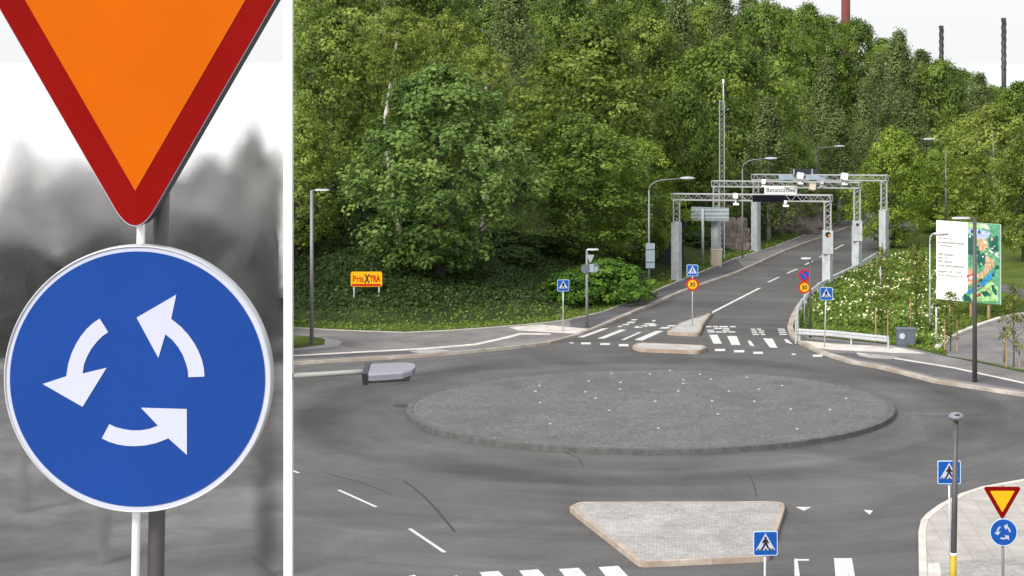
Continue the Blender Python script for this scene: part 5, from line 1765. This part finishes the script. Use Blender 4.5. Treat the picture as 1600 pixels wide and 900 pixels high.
# ------------------------------------------------------------------ billboard
def billboard():
    YL, YR = 113.5, 110.8
    L = P(1463, 405, YL); Rr = P(1563, 411, YR)
    rz = math.atan2(Rr.y - L.y, Rr.x - L.x)
    wdt = math.hypot(Rr.x - L.x, Rr.y - L.y)
    c = (L + Rr) / 2
    zt = P(1513, 347.5, c.y).z; zb = P(1513, 471.5, c.y).z
    z0 = 0.15
    t = thing('billboard', 'big white project billboard with black text and a green and blue map', 'billboard', (c.x, c.y, z0), rz)
    h = zt - zb; b0 = zb - z0; hw = wdt / 2
    for s in (-0.6, 0.05, 0.6):
        b = MB(); b.box((s * hw, 0.16, (b0 + h * 0.9) / 2), (0.12, 0.12, b0 + h * 0.9)); b.build('leg', 'stake', t)
    b = MB(); b.plate([(-hw, b0), (hw, b0), (hw, b0 + h), (-hw, b0 + h)], 0.0, 0.08); pn = b.build('text_panel', 'white_paint', t)
    U = lambda u, v: (-hw + u * wdt, b0 + v * h)
    lines = [('Här planeras', 0.775, 0.23), ('bostadsrättsbostäder', 0.728, 0.42), ('i Gårdhagen', 0.683, 0.215),
             ('1400 bostäder', 0.575, 0.25), ('Nära city', 0.530, 0.16), ('Nära naturen', 0.485, 0.23), ('Goda kommunikationer', 0.435, 0.42),
             ('Byggstart 2017 med', 0.355, 0.36), ('första inflyttning 2018', 0.305, 0.38)]
    for s, v, wd in lines:
        x, z = U(0.03 + wd / 2, v)
        text_part(s, 'char', pn, x, z, wd * wdt, 0.034 * h, -0.005, bold=0.015)
    b = MB(); x, z = U(0.22, 0.075); b.plate([(x - 0.07, z + 0.1), (x + 0.07, z + 0.1), (x + 0.07, z), (x, z - 0.08), (x - 0.07, z)], -0.006, 0.0); b.build('emblem', 'char', pn)
    b = MB(); b.plate([U(0.07, 0.012), U(0.38, 0.012), U(0.38, 0.02), U(0.07, 0.02)], -0.004, 0.0); b.build('small_print', 'slate', pn)
    mc = {}
    for nme, col in (('mapgreen', (0.09, 0.30, 0.17)), ('lake', (0.36, 0.42, 0.68)), ('pale', (0.30, 0.52, 0.22)), ('tan', (0.50, 0.33, 0.20)), ('river', (0.02, 0.22, 0.58)), ('wood', (0.01, 0.09, 0.075)), ('cream', (0.75, 0.82, 0.7)), ('roof', (0.45, 0.06, 0.06))):
        M['map ' + nme] = mat('map ' + nme, col, 0.45, var=0.55, vscale=4.5, detail=9)
    mp = [U(0.5, 0.999), U(0.998, 0.999), U(0.998, 0.001), U(0.42, 0.001), U(0.40, 0.05), U(0.45, 0.10), U(0.5, 0.13)]
    b = MB(); b.plate(mp, -0.006, 0.0); mpn = b.build('map_panel', 'map mapgreen', t)
    lay = [('pale', [(0.5, 0.99), (0.80, 0.99), (0.85, 0.93), (0.5, 0.93)]), ('lake', [(0.5, 0.925), (0.6, 0.93), (0.85, 0.9), (0.84, 0.85), (0.76, 0.80), (0.62, 0.80), (0.55, 0.86), (0.5, 0.87)]),
           ('cream', [(0.70, 0.985), (0.80, 0.985), (0.84, 0.93), (0.72, 0.95)]), ('wood', [(0.5, 0.85), (0.60, 0.82), (0.63, 0.70), (0.60, 0.58), (0.5, 0.60)]),
           ('tan', [(0.64, 0.81), (0.78, 0.80), (0.82, 0.70), (0.74, 0.64), (0.66, 0.68)]), ('wood', [(0.82, 0.82), (0.97, 0.86), (0.97, 0.66), (0.88, 0.66), (0.83, 0.72)]),
           ('cream', [(0.83, 0.68), (0.98, 0.60), (0.98, 0.585), (0.82, 0.66)]), ('wood', [(0.66, 0.62), (0.76, 0.60), (0.78, 0.50), (0.68, 0.44), (0.64, 0.52)]),
           ('tan', [(0.78, 0.60), (0.90, 0.56), (0.92, 0.48), (0.84, 0.42), (0.72, 0.30), (0.66, 0.27), (0.64, 0.35), (0.76, 0.42)]),
           ('tan', [(0.5, 0.42), (0.58, 0.42), (0.60, 0.24), (0.5, 0.20)]), ('roof', [(0.48, 0.33), (0.60, 0.37), (0.60, 0.34), (0.48, 0.30)]), ('roof', [(0.5, 0.28), (0.60, 0.31), (0.60, 0.29), (0.5, 0.26)]),
           ('river', [(0.89, 0.42), (0.91, 0.40), (0.86, 0.32), (0.74, 0.22), (0.62, 0.155), (0.5, 0.10), (0.49, 0.13), (0.6, 0.19), (0.72, 0.26), (0.83, 0.36)]),
           ('pale', [(0.86, 0.29), (0.97, 0.22), (0.97, 0.04), (0.72, 0.02), (0.55, 0.03), (0.52, 0.08), (0.68, 0.15)]), ('wood', [(0.70, 0.14), (0.80, 0.16), (0.86, 0.10), (0.76, 0.08)]),
           ('wood', [(0.86, 0.24), (0.95, 0.18), (0.95, 0.10), (0.88, 0.16)]), ('wood', [(0.44, 0.10), (0.54, 0.06), (0.56, 0.01), (0.44, 0.01)])]
    rq = random.Random(12)
    for q in range(46):
        u, v = rq.uniform(0.53, 0.96), rq.uniform(0.05, 0.9); e = rq.uniform(0.010, 0.030)
        lay.append((rq.choice(('wood', 'wood', 'pale', 'cream', 'tan', 'roof')), [(u + e * rq.uniform(0.6, 1.3) * math.cos(a), v + e * rq.uniform(0.5, 1.1) * math.sin(a)) for a in (0.3, 1.6, 2.9, 4.2, 5.4)]))
    for i, (m, pl) in enumerate(lay):
        y = -0.007 - 0.0008 * i
        b = MB(); b.plate([U(*q) for q in pl], y, -0.0055); b.build('map_patch', 'map ' + m, mpn)


billboard()


# bollard posts on the path at the right
BG = 'slim grey posts at the path on the right'
for px, py, top, lb in ((1569, 566, 515, 'slim grey bollard with dark cap on the path right of the tall dark lamp'), (1463, 540, 478, 'grey post in front of the billboard left edge'), (1376, 455, 415, 'short pale post under the farthest gantry right column')):
    f = G(px, py, 0.17); h = P(px, top, f.y).z - f.z
    t = thing('bollard', lb, 'bollard', f, 0, BG)
    b = MB(); b.tube((0, 0, -0.1), (0, 0, h), 0.055, 0.05, 10); b.build('post', 'lamp_grey' if px > 1500 else 'galv_pale', t, True)
    b = MB(); b.tube((0, 0, h - 0.02), (0, 0, h + 0.14), 0.085, 0.07, 10); b.build('cap', 'char', t, True)

# ------------------------------------------------------------------ chimneys far beyond the hill
def chimney(px, top, wpx, Y, m, label, spiral=False, bands=False):
    p = P(px, top, Y); sc = FPX / Y; r = wpx / 2 / sc
    t = thing('chimney', label, 'chimney', (p.x, Y, 0), 0, 'chimneys beyond the hill')
    b = MB(); b.tube((0, 0, 0), (0, 0, p.z), r * 1.15, r, 24); b.build('stack', m, t, True)
    if spiral:
        zb = p.z * 0.62
        b = MB()
        for k in range(3):
            pts = []
            for i in range(60):
                u = i / 59; a = u * 14 + 2 * PI * k / 3
                pts.append((r * 1.06 * math.cos(a), r * 1.06 * math.sin(a), zb + (p.z - zb) * u))
            b.path(pts, r * 0.2, 5)
        b.build('strake', 'black', t)
    if bands:
        for z in (p.z - 5.2, p.z - 6.0):
            b = MB(); b.tube((0, 0, z), (0, 0, z + 0.22), r * 1.04, r * 1.04, 24); b.build('band', 'lamp_white', t)
    return t


chimney(1321.5, -12, 14, 285, 'brick_red', 'dark red chimney with pale bands at the top of the photo', bands=True)
chimney(1471, 40, 6.5, 292, 'char', 'shorter of two dark chimneys with spiral strakes, in the middle', spiral=True)
chimney(1568.5, 28, 7, 288, 'char', 'taller dark chimney with spiral strakes near the right edge', spiral=True)


# ------------------------------------------------------------------ the grey park on the left
M['puff_dark'] = puff_mat('grey twig haze dark', (0.11, 0.11, 0.11), (0.21, 0.21, 0.21), 0.30)
M['puff_mid'] = puff_mat('grey twig haze', (0.26, 0.26, 0.26), (0.46, 0.46, 0.46), 0.24)
M['puff_haze_pale'] = puff_mat('grey twigs paled by haze', (0.60, 0.60, 0.60), (0.85, 0.85, 0.85), 0.20)  # haze fade of the farther trees put into this paler grey


def puffs(rs, C, size):
    n = len(C)
    N_ = rs.normal(size=(n, 3)) * 0.5 + np.array([0, -1.0, 0.25]); N_ /= np.linalg.norm(N_, axis=1, keepdims=True)
    t = np.tile(np.array([0.0, 0, 1.0]), (n, 1)) + rs.normal(size=(n, 3)) * 0.35
    t -= N_ * (t * N_).sum(1, keepdims=True); t /= np.linalg.norm(t, axis=1, keepdims=True)
    s = np.cross(t, N_)
    L = size[:, None]
    return np.stack([C - s * L * 0.38 - t * L * 0.62, C + s * L * 0.38 - t * L * 0.62, C + s * L * 0.38 + t * L * 0.62, C - s * L * 0.38 + t * L * 0.62], 1)


def grey_tree(px, top, wd, Y, m, label, n=150, bottom=0.05, ps=4.4, seed=1):
    p = P(px, top, Y); h = p.z; sc = scale_at(Y); rad = wd / 2 / sc
    t = thing('bare_tree', label, 'tree', (p.x, Y, 0), 0, 'blurred grey trees of the park')
    rs = np.random.RandomState(seed)
    u = rs.uniform(bottom, 1.0, n); a = rs.uniform(0, 2 * PI, n)
    pr = np.sin(PI * np.clip((u - bottom) / (1 - bottom), 0.02, 0.98) ** 0.8) ** 0.7 * rad * np.sqrt(rs.uniform(0, 1, n))
    C = np.stack([pr * np.cos(a), pr * np.sin(a) * 0.8, u * h * (0.98 - 0.28 * rs.rand(n) ** 3 - 0.16 * np.abs(np.sin(3 * a)))], 1)
    size = ps * rs.uniform(0.6, 1.5, n) * (1.15 - 0.5 * u)
    V = puffs(rs, C, size)
    wx = V[..., 0] + p.x; wy = V[..., 1] + Y; wz = V[..., 2]
    dep = wy * math.cos(PITCH) + (CAMH - wz) * math.sin(PITCH)
    keep = ((PX0 + FPX * wx / dep) < 464).all(1)
    quads_to_object('crown', V[keep], np.clip(rs.normal(0.5, 0.25, n), 0, 1)[keep], m, t, uv=True)
    k = 16
    Ct = np.stack([rs.normal(0, 0.04, k), np.zeros(k), np.linspace(0.1, h * 0.55, k)], 1)
    Vt = puffs(rs, Ct, np.full(k, 1.5)); 
    Vt[..., 0] = Ct[:, None, 0] + (Vt[..., 0] - Ct[:, None, 0]) * 0.55
    quads_to_object('trunk', Vt, np.full(k, 0.0), 'puff_mid', t, uv=True)
    return t


GT_ = [(30, 190, 130, 135, 'puff_haze_pale', 'palest tall grey tree at the left edge of the photo'), (110, 225, 130, 132, 'puff_haze_pale', 'pale grey tree left of the yield triangle tip'),
       (180, 270, 120, 128, 'puff_haze_pale', 'pale grey tree behind the tip of the yield triangle'), (255, 270, 110, 126, 'puff_mid', 'grey tree just right of the yield triangle tip'),
       (395, 200, 90, 122, 'puff_mid', 'tallest grey tree right of the yield triangle near the white divider'), (325, 238, 120, 120, 'puff_mid', 'mid grey tree right of the yield triangle'),
       (430, 225, 90, 118, 'puff_mid', 'grey tree beside the white divider'), (60, 330, 170, 112, 'puff_haze_pale', 'lower pale grey tree at the left behind the blue disc'),
       (20, 400, 130, 100, 'puff_dark', 'dark grey tree at the far left of the blue disc'), (160, 380, 180, 102, 'puff_dark', 'dark grey tree behind the top left of the blue disc'),
       (300, 340, 190, 104, 'puff_dark', 'dark grey tree behind the top right of the blue disc'), (410, 350, 150, 98, 'puff_dark', 'dark grey tree right of the blue disc')]
for i, (px, top, wd, Y, m, lb) in enumerate(GT_):
    grey_tree(px, top, wd, Y, m, lb, 330 if m != 'puff_haze_pale' else 200, seed=20 + i)
# dark hedge line behind the lawn
rs = np.random.RandomState(77)
n = 800
xx = rs.uniform(-46, -17.5, n); C = np.stack([xx, rs.uniform(108, 116, n), 0.5 + 7.0 * rs.uniform(0, 1, n) ** 1.4], 1)
V = puffs(rs, C, rs.uniform(2.6, 4.6, n))
dep = V[..., 1] * math.cos(PITCH) + (CAMH - V[..., 2]) * math.sin(PITCH)
keep = ((PX0 + FPX * V[..., 0] / dep) < 464).all(1)
tag(quads_to_object('hedge', V[keep], np.clip(rs.normal(0.35, 0.25, n), 0, 1)[keep], 'puff_mid', uv=True), 'grey blurred hedge along the back of the grey lawn under the grey trees', 'hedge')
for i, (px, top, py, lb) in enumerate(((162, 700, 880, 'thin dark grey trunk on the lawn left of the sign post'), (415, 560, 905, 'thick dark grey trunk on the lawn at the right beside the white divider'), (38, 640, 800, 'faint grey trunk at the left edge of the lawn'))):
    f = G(px, py, 0.03); h = P(px, top, f.y).z
    t = thing('tree_trunk', lb, 'tree trunk', f, 0, 'grey trunks on the park lawn')
    k = 26; rs = np.random.RandomState(90 + i)
    C = np.stack([rs.normal(0, 0.05, k), rs.normal(0, 0.05, k), np.linspace(0.1, h, k)], 1)
    V = puffs(rs, C, np.full(k, 1.7)); V[..., 0] = C[:, None, 0] + (V[..., 0] - C[:, None, 0]) * (0.8 if i == 1 else 0.55)
    quads_to_object('stem', V, np.full(k, 0.0), 'puff_mid' if i != 1 else 'puff_dark', t, uv=True)
